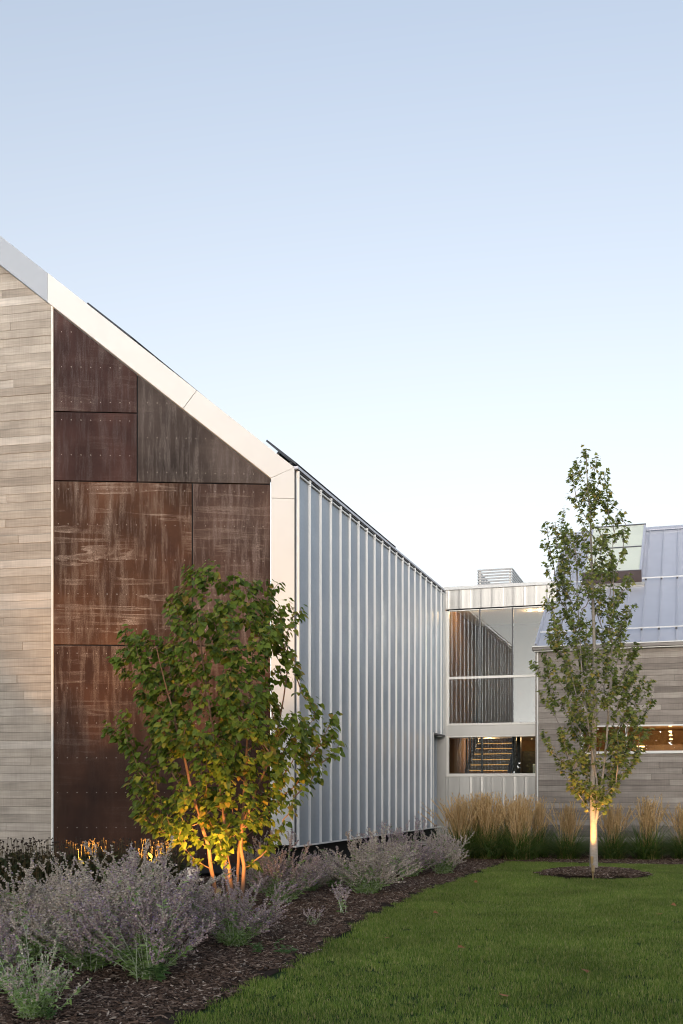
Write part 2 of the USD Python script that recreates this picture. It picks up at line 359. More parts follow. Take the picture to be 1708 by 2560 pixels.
M["maple_twig"] = plain("maple_twig", (.26, .22, .19), 0.8, var=0.2, vscale=(20, 20, 20))
M["sage_stem"] = leaf_mat("sage_stem", [(0, (.36, .42, .26)), (1, (.60, .64, .50))], "both", 0.1, 0.7)
M["sage_flower"] = leaf_mat("sage_flower", [(0, (.17, .13, .13)), (.3, (.40, .31, .30)), (.55, (.58, .47, .43)), (.75, (.36, .27, .36)), (.88, (.78, .67, .60)), (1, (.26, .18, .40))], "both", 0.4, 0.8)
M["sage_flower_pale"] = leaf_mat("sage_flower_pale", [(0, (.22, .18, .14)), (.3, (.48, .41, .34)), (.55, (.66, .57, .47)), (.75, (.42, .34, .35)), (.88, (.82, .73, .62)), (1, (.30, .22, .36))], "both", 0.25, 0.8)
M["sage_leaf"] = leaf_mat("sage_leaf", [(0, (.11, .20, .045)), (.5, (.23, .35, .10)), (1, (.40, .50, .26))], "both", 0.3, 0.6)
M["reed_blade"] = leaf_mat("reed_blade", [(0, (.032, .068, .011)), (.5, (.075, .14, .022)), (.85, (.13, .19, .04)), (1, (.26, .22, .08))], "both", 0.3, 0.5)
M["reed_plume"] = leaf_mat("reed_plume", [(0, (.42, .27, .11)), (.5, (.58, .40, .19)), (1, (.72, .54, .30))], "both", 0.3, 0.8)
M["grass"] = leaf_mat("grass_blade", [(0, (.058, .108, .015)), (.4, (.122, .20, .028)), (.75, (.21, .275, .052)), (.93, (.33, .32, .10)), (1, (.50, .42, .20))], "both", 0.3, 0.5)
M["chip"] = leaf_mat("mulch_chip", [(0, (.026, .016, .011)), (.4, (.07, .043, .030)), (.75, (.13, .083, .060)), (.93, (.23, .165, .125)), (1, (.46, .38, .31))], "both", 0.0, 0.9)
M["susan_stem"] = leaf_mat("susan_stem", [(0, (.06, .05, .025)), (1, (.13, .10, .05))], "both", 0.1, 0.8)
M["susan_head"] = plain("seed_head", (.030, .018, .012), 0.9)
M["susan_leaf"] = leaf_mat("susan_leaf", [(0, (.018, .028, .010)), (.6, (.035, .042, .014)), (1, (.075, .05, .02))], "both", 0.25, 0.7)
M["petal"] = leaf_mat("orange_petal", [(0, (.75, .28, .02)), (1, (.85, .36, .03))], "both", 0.3, 0.6)
M["fallen"] = leaf_mat("fallen_leaf", [(0, (.22, .08, .03)), (1, (.34, .15, .05))], "object", 0.1, 0.7)
M["weed"] = leaf_mat("weed_leaf", [(0, (.05, .11, .03)), (1, (.12, .20, .07))], "both", 0.3, 0.6)

# ------------------------------------------------------------------ frames of the buildings
K = 1.09
VP = math.atan((1717 - CX) / F_PX)
LW = np.array([math.sin(VP), math.cos(VP)])           # along the long metal wall, away from the camera
NW = np.array([math.cos(VP), -math.sin(VP)])          # out of it, to the right
Dn = 17.6 * K
C0 = np.array([(738 - CX) / F_PX * Dn, Dn])
FW = wall_frame(C0, LW, NW)
uc = unit([-1.0, -0.060]); ncv = unit([0.060, -1.0])
FC = wall_frame(C0, uc, ncv)                           # gable front, right half; t runs to the left
t_fold = FC.hit(119, 1500)[0]
fold = FC.P(t_fold, 0.0)[:2]
ub = unit([-0.978, 0.208]); nbv = unit([-0.208, -0.978])
FB = wall_frame(fold, ub, nbv)                         # gable front, left half
DL = 28.5 * K
FL = wall_frame([(1113 - CX) / F_PX * DL, DL], NW, -LW)   # the link's front
DR = 25.5 * K
FR = wall_frame([(1343 - CX) / F_PX * DR, DR], NW, -LW)   # the right building's front

# ------------------------------------------------------------------ ground
def sheet(name, poly, z, m, kind="structure", parent=None, dens=None):
    from shapely.geometry import Polygon
    v, f = trimesh.creation.triangulate_polygon(Polygon(poly), engine="earcut")
    v = np.c_[v, np.full(len(v), z)]
    nrm = np.cross(v[f[0, 1]] - v[f[0, 0]], v[f[0, 2]] - v[f[0, 0]])
    if nrm[2] < 0: f = f[:, ::-1]
    p = obj(name, (v, f), m, parent); tag(p, kind=kind); return p

from shapely.geometry import Polygon, Point
from shapely import contains_xy
sheet("lawn", [(-300, -300), (300, -300), (300, 400), (-300, 400)], 0.0, M["lawn"])
edge = [(447, 2560), (520, 2522), (610, 2478), (690, 2436), (762, 2397), (828, 2358), (890, 2318), (960, 2278), (1040, 2240), (1110, 2214), (1180, 2187), (1235, 2168), (1270, 2157)]
edge = [ground(*e)[:2] for e in edge]
edge = [edge[0] + (edge[0] - edge[1]) * 3.0] + edge
front = [(edge[-1][0] + k * NW[0], edge[-1][1] + k * NW[1]) for k in (1.0, 2.2, 3.4, 5.0, 7.5)]
bed_poly = [(-9.0, edge[0][1])] + [tuple(e) for e in edge] + front + [(12, 32), (3, 34), (-9, 24)]
BED = Polygon(bed_poly).buffer(0)
strip_poly = [ground(-260, 2330)[:2], ground(150, 2330)[:2], ground(330, 2285)[:2], ground(360, 2236)[:2], ground(-260, 2236)[:2]]
STRIP = Polygon(strip_poly)
sheet("mulch_bed", bed_poly, 0.012, M["mulch"])
sheet("lawn_strip", strip_poly, 0.018, M["lawn"])
MAPLE = np.array([(1485 - CX) / F_PX * 19.9, 19.9])
th = np.linspace(0, 2 * PI, 49)[:-1]
rr = 0.92 + 0.05 * np.sin(3 * th + 1) + 0.03 * np.sin(7 * th)
ring_v, ring_f = [np.array([[MAPLE[0], MAPLE[1], 0.135]])], []
for k, (fr_, zz) in enumerate([(0.25, 0.13), (0.55, 0.11), (0.8, 0.07), (1.0, 0.004)]):
    ring_v.append(np.c_[MAPLE[0] + fr_ * rr * np.cos(th) * 1.05, MAPLE[1] + fr_ * rr * np.sin(th), np.full(48, zz) + 0.012 * np.sin(5 * th + k)])
for i in range(48):
    ring_f.append([0, 1 + i, 1 + (i + 1) % 48])
    for k in range(3):
        a, b = 1 + 48 * k, 1 + 48 * (k + 1); j = (i + 1) % 48
        ring_f += [[a + i, b + i, b + j], [a + i, b + j, a + j]]
tag(obj("mulch_ring", (np.vstack(ring_v), np.array(ring_f)), M["mulch"], smooth=True), kind="structure")

# ------------------------------------------------------------------ gabled building
gb = thing("gabled_building", "large gabled building with rusty steel front and ribbed metal side wall", "building", (C0[0], C0[1], 0))
RIDGE_PERP = 8.2
e_t, e_z = FC.hit(736, 1168)
f_t, f_z = FC.hit(122, 684)
slope_c = (f_z - e_z) / (f_t - e_t)                     # rise along the gable front
perp = lambda fr, t: float(-(fr.P(t, 0)[:2] - C0) @ NW)  # distance in from the eave
m_roof = (f_z - e_z) / (perp(FC, f_t) - perp(FC, e_t))
Z_E = e_z - m_roof * perp(FC, e_t)
roof_z = lambda q: Z_E + m_roof * q
tb_max = 3.4
# fascia
def fascia(fr, pts, n0=-0.30, n1=0.0, m="cream", label=None):
    return MB().prism(fr, pts, n0, n1).build("fascia_panel", M[m], gb, label=label)
hitc = lambda px, py, n=0.0: FC.hit(px, py, n)
low_t, low_z = hitc(678, 1195)
top = lambda t: roof_z(perp(FC, t))
il = hitc(117, 753); inner_m = (il[1] - low_z) / (il[0] - low_t)
inner = lambda t: low_z + inner_m * (t - low_t)
topb = lambda t: roof_z(perp(FB, t))
dlow = top(t_fold) - inner(t_fold)
g = 0.004
ta_t, ta_b = hitc(492, 980)[0], hitc(457.5, 1022)[0]
t_out, t_in = e_t, low_t
z_j = hitc(700, 1245.5)[1]; z_bot = hitc(710, 2113)[1]
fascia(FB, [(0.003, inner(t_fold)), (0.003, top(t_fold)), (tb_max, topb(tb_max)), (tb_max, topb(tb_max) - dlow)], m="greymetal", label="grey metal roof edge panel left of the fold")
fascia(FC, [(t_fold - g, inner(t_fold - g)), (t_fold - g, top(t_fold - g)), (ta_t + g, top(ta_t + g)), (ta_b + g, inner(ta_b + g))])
fascia(FC, [(ta_b - g, inner(ta_b - g)), (ta_t - g, top(ta_t - g)), (t_out + .003, top(t_out) - .0), (t_in + .001, inner(t_in) + .003)])
fascia(FC, [(t_in, inner(t_in) - g), (t_out, top(t_out) - g), (t_out, z_j + g), (t_in, z_j + g)])
fascia(FC, [(t_in, z_j - g), (t_out, z_j - g), (t_out, z_bot), (t_in, z_bot)])
# corten panels: the joints measured on a plane set back 7 cm
NB = -0.07
hc = lambda px, py: FC.hit(px, py, NB)
FCs = Fr(FC.P(0, 0, NB), FC.a, FC.b, FC.c); FBs = Fr(FB.P(0, 0, -0.09), FB.a, FB.b, FB.c)
A = np.array([FCs.a[:2], -FBs.a[:2]]).T
tw, tbw = np.linalg.solve(A, FBs.o[:2] - FCs.o[:2])      # where the two faces of the front meet
x1, x2, x3 = hc(343.5, 1000)[0], hc(481, 1400)[0], hc(430, 2000)[0]
xr = t_in + 0.02; xl = tw - 0.012
zA, zB, zC, zD = hc(240, 1030.5)[1], hc(400, 1206)[1], hc(300, 1613.5)[1], hc(550, 2028.5)[1]
zbase = 0.28
INN = lambda t: inner(t) - 0.02
gp = 0.011
RUST = [dict(dark=(.024, .012, .011), mid=(.044, .021, .018), light=(.066, .034, .028), patina=(.13, .11, .105), amount=.6, drip=.10, off=3.1),
        dict(dark=(.022, .010, .009), mid=(.040, .018, .015), light=(.062, .029, .024), patina=(.11, .092, .09), amount=.5, drip=.05, off=9.7),
        dict(dark=(.028, .021, .019), mid=(.050, .038, .033), light=(.076, .060, .053), patina=(.16, .14, .13), amount=.7, drip=.05, off=17.0),
        dict(dark=(.030, .013, .008), mid=(.060, .027, .014), light=(.098, .050, .028), patina=(.25, .20, .165), amount=.62, drip=.70, off=23.4),
        dict(dark=(.028, .015, .011), mid=(.058, .033, .025), light=(.095, .060, .047), patina=(.20, .16, .145), amount=.85, drip=.25, off=31.9),
        dict(dark=(.020, .009, .006), mid=(.038, .016, .009), light=(.064, .028, .016), patina=(.21, .16, .13), amount=.9, drip=.5, off=41.3, zfade=(2.0, 3.6)),
        dict(dark=(.024, .010, .007), mid=(.046, .019, .011), light=(.070, .032, .019), patina=(.19, .145, .115), amount=.7, drip=.3, off=53.7, zfade=(1.6, 3.6)),
        dict(dark=(.018, .008, .005), mid=(.032, .014, .009), light=(.05, .023, .014), patina=(.22, .17, .14), amount=.3, drip=.05, off=61.2)]
polys = [[(xl, zA + gp), (x1 + gp, zA + gp), (x1 + gp, INN(x1 + gp)), (xl, INN(xl))],
         [(xl, zB + gp), (x1 + gp, zB + gp), (x1 + gp, zA - gp), (xl, zA - gp)],
         [(x1 - gp, zB + gp), (xr, zB + gp), (xr, max(INN(xr), zB + .03)), (x1 - gp, INN(x1 - gp))],
         [(xl, zC + gp), (x2 + gp, zC + gp), (x2 + gp, zB - gp), (xl, zB - gp)],
         [(x2 - gp, zC + gp), (xr, zC + gp), (xr, zB - gp), (x2 - gp, zB - gp)],
         [(xl, zbase), (x3 + gp * .6, zbase), (x3 + gp * .6, zC - gp), (xl, zC - gp)],
         [(x3 - gp * .6, zD + gp * .6), (xr, zD + gp * .6), (xr, zC - gp), (x3 - gp * .6, zC - gp)],
         [(x3 - gp * .6, zbase), (xr, zbase), (xr, zD - gp * .6), (x3 - gp * .6, zD - gp * .6)]]
names = ["dark purplish brown steel panel under the roof edge", "dark purplish brown steel panel below the top one", "greyish brown wedge shaped steel panel",
         "large rust brown steel panel with pale drip marks", "mottled grey brown steel panel", "tall dark rust steel panel with faded run-off", "rust steel panel behind the tree", "low dark rust steel panel"]
MB().prism(FC, [(xr, .1), (xr, INN(xr)), (tw, INN(tw)), (tw, .1)], NB - .12, NB - .05).build("wall_backing", M["black"], gb)
rng = np.random.default_rng(3)
for i, (pl, R) in enumerate(zip(polys, RUST)):
    mm = corten(f"rusted_steel_{'abcdefgh'[i]}", **R)
    pn = MB().prism(FC, pl, NB - .03, NB + rng.uniform(-.003, .003)).build("steel_panel", mm, gb, label=names[i])
    P_ = np.array(pl); b = MB()
    t0, t1, z0, z1 = P_[:, 0].min(), P_[:, 0].max(), P_[:, 1].min(), P_[:, 1].max()
    rows = [z1 - .13] if i not in (0, 2) else []
    zz = z0 + .14 if i in (0, 2) else z1 - .13 - .56
    rows = (list(np.arange(z0 + .16, z1, .6)) if i in (0, 2) else list(np.arange(z1 - .13, z0 + .05, -.60)))
    for z in rows:
        for t in np.arange(t0 + .12, t1 - .05, .166):
            if i in (0, 2) and z > INN(t) - .08: continue
            ring = [(t + .0075 * math.cos(a), z + .0075 * math.sin(a)) for a in np.linspace(0, 2 * PI, 7)[:-1]]
            b.prism(FC, ring, NB, NB + .008)
    if b.v: tag(b.build("bolts", M["bolt"], pn), kind="stuff")
# white corner trim and the boards left of it
MB().prism(FBs, [(tbw + .0, .25), (tbw + .0, inner(t_fold) - .03), (tbw + .030, inner(t_fold) - .01), (tbw + .030, .25)], -.02, .024).build("corner_trim", M["trim"], gb)
MB().box(FBs, tbw + .002, tb_max, .15, inner(t_fold) - .1, -.13, -.06).prism(FBs, [(tbw + .002, inner(t_fold) - .1), (tb_max, inner(t_fold) - .1), (tb_max, topb(tb_max) - dlow)], -.13, -.06).build("wall_backing", M["black"], gb)
BH = 20.72 / F_PX * 17.42 * K
z0b = CAM_H - (2078.7 - HY) / F_PX * 17.45 * K
rng = np.random.default_rng(11)
inb = lambda t: inner(t_fold) + (topb(t) - topb(0)) - .012
k = -4
while True:
    z = z0b + k * BH; k += 1
    if z > inb(tb_max): break
    t = tbw + .031
    first = True
    while t < tb_max:
        L = rng.uniform(.25, 4.6) if first else rng.uniform(2.6, 4.2); first = False
        t2 = min(t + L, tb_max)
        pr = rng.uniform(-.006, .006)
        if inb(t) > z + BH and inb(t2) > z + BH:
            MB().bevel_box(FBs, t + .0012, t2 - .0012, z + .0016, z + BH - .0016, -.03, pr, .003).build("board", M["board_tan"], gb)
        elif inb(t2) > z:
            tz = lambda zz: np.interp(zz, [inb(tbw), inb(tb_max)], [tbw, tb_max])
            a, c = max(t, tz(z)), min(t2, tz(z + BH))
            pl = [(a + .0012, z + .0016), (t2 - .0012, z + .0016)]
            pl += [(t2 - .0012, min(inb(t2), z + BH - .0016))] + ([(max(c, t), z + BH - .0016)] if inb(t2) > z + BH else [])
            if inb(t) > z: pl.append((t + .0012, inb(t)))
            MB().prism(FBs, pl, -.03, pr).build("board", M["board_tan"], gb)
        t = t2
# long metal wall
z_rt = .5 * (FW.hit(741.5, 1178)[1] + FW.hit(1101, 1481)[1])
z_wb = .5 * (FW.hit(740, 2114)[1] + FW.hit(1070, 2070)[1])
s_end = FW.hit(1107, 1700)[0]; s_tr = FW.hit(1112.5, 1700)[0]
s0 = FW.hit(742, 1500)[0]; s19 = FW.hit(1101, 1600)[0]
s_op, z_op = FW.hit(1083, 1832)
z_op = .5 * (z_op + FW.hit(1112, 1837)[1])
ribs = [s0 + (s19 - s0) * i / 19 for i in range(20)] + [s_end]
rng = np.random.default_rng(5)
MB().box(FW, 0.0, s0, z_wb, z_rt + .05, -.06, -.012).build("corner_flashing", M["roofdark"], gb)
MB().box(FW, .02, s_op, z_wb - .02, z_rt, -.14, -.05).box(FW, s_op, s_tr, z_op + .05, z_rt, -.14, -.05).build("wall_backing", M["black"], gb)
for i in range(20):
    a, b_ = ribs[i], ribs[i + 1]
    if a < s_op < b_:
        p = MB().box(FW, a, s_op - .03, z_wb, z_op, -.03, 0).box(FW, a, b_ - .001, z_op, z_rt - .02, -.03, 0).build("metal_panel", M["zinc"], gb)
    else:
        zb = z_op if a > s_op else z_wb
        p = MB().box(FW, a + .001, b_ - .001, zb, z_rt - .02, -.03, rng.uniform(-.002, .002)).build("metal_panel", M["zinc"], gb)
    zb = z_op if a > s_op else z_wb
    MB().box(FW, a - .007, a + .007, zb, z_rt - .06, .003, .050).build("seam", M["seam"], p)
    MB().box(FW, a - .014, a + .014, z_rt - .07, z_rt + .035, .0, .052).build("seam_cap", M["seam"], p)
    MB().box(FW, a + .016, b_ - .016, z_rt - .028, z_rt, .003, .035).build("top_flashing", M["seam"], p)
MB().box(FW, s_end + .002, s_tr, z_op, z_rt + .02, -.05, .02).build("corner_trim", M["cream"], gb)
MB().box(FW, s_op - .03, s_op, z_wb, z_op, -.05, .03).build("jamb_trim", M["cream"], gb)
MB().box(FW, s_op, s_tr, z_op - .04, z_op - .003, -1.3, .01).build("recess_soffit", M["roofdark"], gb)
MB().box(FW, .004, s_end, z_wb - .03, z_wb - .003, -.05, .012).build("base_flashing", M["seam"], gb)
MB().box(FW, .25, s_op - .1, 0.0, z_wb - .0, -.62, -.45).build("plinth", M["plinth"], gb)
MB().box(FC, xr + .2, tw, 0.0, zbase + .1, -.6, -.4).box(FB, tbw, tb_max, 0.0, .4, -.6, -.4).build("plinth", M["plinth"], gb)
MB().box(FW, 0.0, s_end + .1, z_rt + .036, Z_E - .015, -.3, .028).build("eave_edge", M["roofdark"], gb)
MB().box(FW, 0.0, s_end + .1, Z_E - .014, Z_E + .03, -.04, .05).build("eave_drip", M["roofgrey"], gb)
# roof in the plane of the slope: s along the eave, q up the slope (measured in plan)
up = np.array([-NW[0], -NW[1], m_roof]); lu = np.linalg.norm(up)
FRF = Fr((C0[0], C0[1], Z_E), (LW[0], LW[1], 0), up, np.cross((LW[0], LW[1], 0), up / lu) * -1)
if FRF.c[2] < 0: FRF = Fr(FRF.o, FRF.a, FRF.b, -FRF.c)
inplane = lambda p: float((p[:2] - C0) @ LW)
sC = lambda t: inplane(FC.P(t, 0)); sB = lambda t: inplane(FB.P(t, 0))
qB = perp(FB, tb_max); qF = perp(FC, t_fold)
MB().prism(FRF, [(0.02, 0.0), (s_end + .3, 0.0), (s_end + .3, qB), (sB(tb_max) + .04, qB), (sC(t_fold) + .04, qF)], -.10, -.012).build("roof", M["roofgrey"], gb)
# solar arrays
rng = np.random.default_rng(8)
SOL = .05
a_end = FRF.hit(1030, 1403, SOL)[0]
def q_for(px, s):
    """How far up the slope a panel edge at s has to reach to stand at the photograph's column px."""
    lo, hi = 0.0, 9.0
    for _ in range(50):
        q = .5 * (lo + hi); p = FRF.P(s, q, SOL)
        if CX + F_PX * p[0] / p[1] > px: lo = q
        else: hi = q
    return q
sU = sC(FC.hit(270, 800)[0]) + .12
def solar_row(s_a, s_b, q0, q1, off):
    w = 1.0; s = s_a
    while s < s_b - .2:
        e = min(s + w, s_b)
        p = MB().box(FRF, s + .012, e - .012, q0, q1, off - .035, off).build("solar_panel", M["solar"], gb)
        s += w
    MB().box(FRF, s_a + .2, s_b - .1, q0 + .12, q0 + .16, -.05, off - .041).box(FRF, s_a + .2, s_b - .1, q1 - .2, q1 - .16, -.05, off - .041).build("solar_rail", M["roofdark"], gb)
solar_row(.0, a_end, .03, q_for(664, .0), .085)
solar_row(sU, a_end, q_for(330, sU), q_for(220, sU), .033)
# far gable end and rear, so that the house is closed
MB().box(FW, s_end + .12, s_end + .2, .6, Z_E - .1, -5.0, -.2).build("rear_wall", M["greymetal"], gb)

# ------------------------------------------------------------------ glazed link
lk = thing("glazed_link", "two-storey pale metal link building with large windows and stair inside", "building", FL.P(0, 0, 0))
hl = lambda px, py, n=0.0: FL.hit(px, py, n)
two = lambda a, b: .5 * (hl(*a)[1] + hl(*b)[1])
T = lambda px, py=1700: hl(px, py)[0]
z_ct, z_cb = two((1100, 1470), (1389, 1452.6)), two((1103.6, 1477), (1389, 1460.8))
z_pb = two((1113, 1523.6), (1366, 1511))
z_gt, z_gm = two((1122, 1526.3), (1360, 1515.7)), two((1123, 1696), (1340, 1688.5))
z_gb, z_fb = two((1123, 1810), (1342, 1804.5)), two((1123, 1815.4), (1342, 1810))
z_lt, z_lg = two((1118, 1841.6), (1342, 1836)), two((1123, 1845), (1341, 1839.7))
z_lb, z_ls = two((1124, 1936), (1341.6, 1931.5)), two((1118, 1944), (1342, 1939.7))
t_end = hl(1391, 1480)[0]; t_g0 = T(1122.5); t_g1 = hl(1362, 1514)[0]
MB().box(FL, T(1096.5) + .1, t_end, z_cb, z_ct, -.4, .06).build("parapet_cap", M["cream"], lk)
xs = [T(1113, 1500)] + [T(x, 1500) for x in (1119.5, 1146.5, 1173.7, 1200.8, 1227.8, 1255.7, 1282, 1310, 1338, 1366)] + [t_end]
rng = np.random.default_rng(21)
def sheet_panel(fr, t0, t1, z0, z1, n0, bow, m, parent, name="sheet_panel"):
    """A metal sheet that bellies slightly between its joints."""
    k = 6; u = np.linspace(0, 1, k + 1); n = n0 + bow * np.sin(PI * u) + bow * .4 * np.sin(2 * PI * u + 1)
    t = t0 + (t1 - t0) * u
    v = np.vstack([fr.P(t, z0, n), fr.P(t, z1, n), fr.P(t, z0, n0 - .03), fr.P(t, z1, n0 - .03)]); k1 = k + 1
    f = []
    for i in range(k): f += [[i, i + 1, k1 + i + 1, k1 + i], [2 * k1 + i, 3 * k1 + i, 3 * k1 + i + 1, 2 * k1 + i + 1], [k1 + i, k1 + i + 1, 3 * k1 + i + 1, 3 * k1 + i], [i, 2 * k1 + i, 2 * k1 + i + 1, i + 1]]
    f += [[0, k1, 3 * k1, 2 * k1], [k, 2 * k1 + k, 3 * k1 + k, k1 + k]]
    return MB().add(v, np.array(f)).build(name, m, parent)
for a, b_ in zip(xs[:-1], xs[1:]):
    sheet_panel(FL, a + .003, b_ - .003, z_pb, z_cb - .003, rng.uniform(-.004, .004), rng.uniform(-.012, .014), M["linkpanel"], lk, "parapet_panel")
MB().box(FL, 0.02, t_end - .02, z_pb + .01, z_cb - .02, -.2, -.045).build("parapet_backing", M["black"], lk)
# side and roof
MB().box(FL, -2.3, t_end - .05, z_ct - .35, z_ct - .30, -6.0, -.41).build("link_roof", M["roofdark"], lk)
# frames
def bar(t0, t1, z0, z1, n0=-.10, n1=.012, m="frame", name="frame", par=lk):
    return MB().bevel_box(FL, t0, t1, z0, z1, n0, n1, .004).build(name, M[m], par)
win = UsdGeom.Xform.Define(stage, str(lk.GetPath()) + "/upper_window").GetPrim()
win2 = UsdGeom.Xform.Define(stage, str(lk.GetPath()) + "/lower_window").GetPrim()
t_fr0 = T(1116.5)
bar(t_fr0, t_g0, z_fb, z_pb - .05, par=win)
bar(t_g1, hl(1366, 1514)[0], z_fb, z_pb - .05, par=win)
bar(t_g0 + .001, t_g1 - .001, z_gt, z_pb - .055, -.10, -.01, par=win)
bar(t_g0 + .001, t_g1 - .001, z_fb, z_gb, par=win)
bar(t_g0 + .001, t_g1 - .001, z_gm - .035, z_gm + .035, -.06, .0, par=win)
MB().box(FL, 0.03, t_end - .2, z_pb - .045, z_pb - .006, -.2, -.03).build("shadow_gap", M["black"], win)
m1, m2 = T(1199.9), T(1281.7)
for tm in (m1, m2):
    MB().box(FL, tm - .018, tm + .018, z_gb, z_gt, -.12, -.061).build("mullion", M["mullion"], win)
    MB().box(FL, tm - .020, tm + .020, z_gb + .001, z_gm - .036, -.06, -.008).box(FL, tm - .020, tm + .020, z_gm + .036, z_gt - .001, -.06, -.008).build("mullion", M["mullion"], win)
cols_ = [(t_g0 + .002, m1 - .0205), (m1 + .0205, m2 - .0205), (m2 + .0205, t_g1 - .002)]
for a, b_ in cols_:
    for z0, z1 in ((z_gb + .001, z_gm - .036), (z_gm + .036, z_gt - .001)):
        MB().box(FL, a, b_, z0, z1, -.040, -.030).build("pane", M["glass"], win)
t_r = T(1342.5)
t_re = T(1362)
bar(t_fr0, t_g0, z_ls, z_lt, par=win2); bar(t_g0 + .001, t_re, z_lg, z_lt, par=win2); bar(t_g0 + .001, t_re, z_ls, z_lb, -.10, .02, par=win2)
MB().box(FL, m1 + .01, m1 + .07, z_lb, z_lg, -.16, -.10).build("mullion", M["mullion"], win2)
MB().box(FL, m2 + .02, m2 + .08, z_lb, z_lg, -.16, -.10).build("mullion", M["mullion"], win2)
MB().box(FL, t_g0 + .002, t_re, z_lb + .001, z_lg - .001, -.040, -.030).build("pane", M["glass"], win2)
MB().box(FL, t_fr0 + .002, t_re, z_lt + .003, z_fb - .003, -.10, .004).build("spandrel_panel", M["linkpanel"], lk)
MB().box(FL, 0.0, t_fr0 - .002, z_ls, z_pb - .05, -.10, .002).build("side_panel", M["linkpanel"], lk)
xs = [0.0] + [T(x, 1990) for x in (1121.6, 1148.6, 1175, 1202.5, 1229, 1257, 1284, 1312.5, 1339, 1364)]
for a, b_ in zip(xs[:-1], xs[1:]):
    sheet_panel(FL, a + .003, b_ - .003, .15, z_ls - .004, rng.uniform(-.003, .003), rng.uniform(-.016, .012), M["linkpanel"], lk, "wall_panel")
MB().box(FL, 0.02, t_re, .1, z_ls - .02, -.2, -.045).build("wall_backing", M["black"], lk)
t_rw = T(1093, 1900)
MB().box(FL, t_rw, -.003, .15, z_op - .045, -.10, 0.0).build("recess_wall", M["linkpanel"], lk)
MB().box(FL, t_rw - 1.4, t_rw - .003, .05, z_op - .045, -.30, -.16).build("dark_door", M["black"], lk)
MB().box(FL, t_rw - 1.4, t_rw - .003, .02, .12, -.16, .0).build("door_sill", M["frame"], lk)
# rooms
zf = two((1123, 1826), (1342, 1822)); t_w0, t_w1 = -.05, hl(1362, 1514)[0] + .06
MB().box(FL, t_w0, t_w1, zf - .08, zf + .08, -5.0, -.17).build("upper_floor", M["int_white"], lk)
MB().box(FL, t_w0, t_w1, .2, .3, -5.0, -.17).build("lower_floor", M["int_floor"], lk)
MB().box(FL, t_w0, t_w1, z_pb + .25, z_pb + .33, -5.0, -.22).build("upper_ceiling", M["int_white"], lk)
MB().box(FL, t_w0, t_w1, .3, zf - .08, -5.08, -5.0).build("rear_wall", M["int_wall"], lk)
MB().box(FL, t_w0, t_w1, zf + .08, z_pb + .25, -5.08, -5.0).build("rear_wall", M["int_dark"], lk)
MB().box(FL, t_w0 - .08, t_w0, .3, z_pb + .25, -5.0, -.17).build("interior_side_wall", M["int_wall"], lk)
MB().box(FL, t_w1, t_w1 + .03, .3, z_pb + .25, -5.0, -.17).build("interior_side_wall", M["int_wall"], lk)
# staircase
st = UsdGeom.Xform.Define(stage, str(lk.GetPath()) + "/staircase").GetPrim()
n_first = -1.1
for i in range(9):
    n = n_first - .27 * i
    yb = 1926 - 14.2 * i
    t0_, z_ = FL.hit(1171 + 5.4 * i, yb, n_first - .27 * i); t1_, _ = FL.hit(1271, yb, n)
    if i == 0: tl, tr, zb_ = t0_, t1_, z_
    z_ = zb_ + .168 * i
    if z_ > zf - .12: break
    MB().box(FL, tl, tr, z_, z_ + .045, n - .29, n).build("tread", M["tread"], st)
    MB().box(FL, tl + .02, tr - .02, z_ - .012, z_ - .002, n - .035, n - .012).build("light_strip", M["led"], st)
    MB().box(FL, tl, tr, z_ + .046, z_ + .155, n - .30, n - .29).build("riser", M["tread"], st)
nS, zS = n_first + .1, zb_ - .1
for tt, nm in ((tl - .05, "stringer"), (tr + .01, "stringer")):
    MB().prism(Fr(FL.P(tt, 0), FL.c, FL.b, FL.a), [(nS + .12, zS - .25), (nS + .12, zS + .12), (nS - 2.4, zS + .12 + 2.5 * .622), (nS - 2.4, zS - .25 + 2.5 * .622)], 0, .04).build(nm, M["steel_dark"], st)
for k_ in range(6):
    MB().box(FL, tl - .05, tl - .02, zS + .1 + k_ * .25, zS + 1.0 + k_ * .25, nS - .4 * k_ - .03, nS - .4 * k_).build("baluster", M["steel_dark"], st)
MB().box(FL, tr + .06, tr + .30, .3, zf - .081, n_first - .6, n_first - .3).build("newel_panel", M["steel_dark"], st)
ta, tb_ = FL.hit(1297, 1900, -2.5)[0], FL.hit(1347, 1900, -2.5)[0]
MB().box(FL, ta, tb_, .3, FL.hit(1320, 1878, -2.5)[1], -2.6, -2.5).build("dark_cabinet", M["black"], lk)
MB().box(FL, FL.hit(1332.5, 1900, -2.44)[0], FL.hit(1342, 1900, -2.44)[0], .5, FL.hit(1320, 1910, -2.44)[1], -2.49, -2.44).build("wall_screen", M["bluegrey"], lk)
tag(lk.GetChild("staircase"), kind=None)

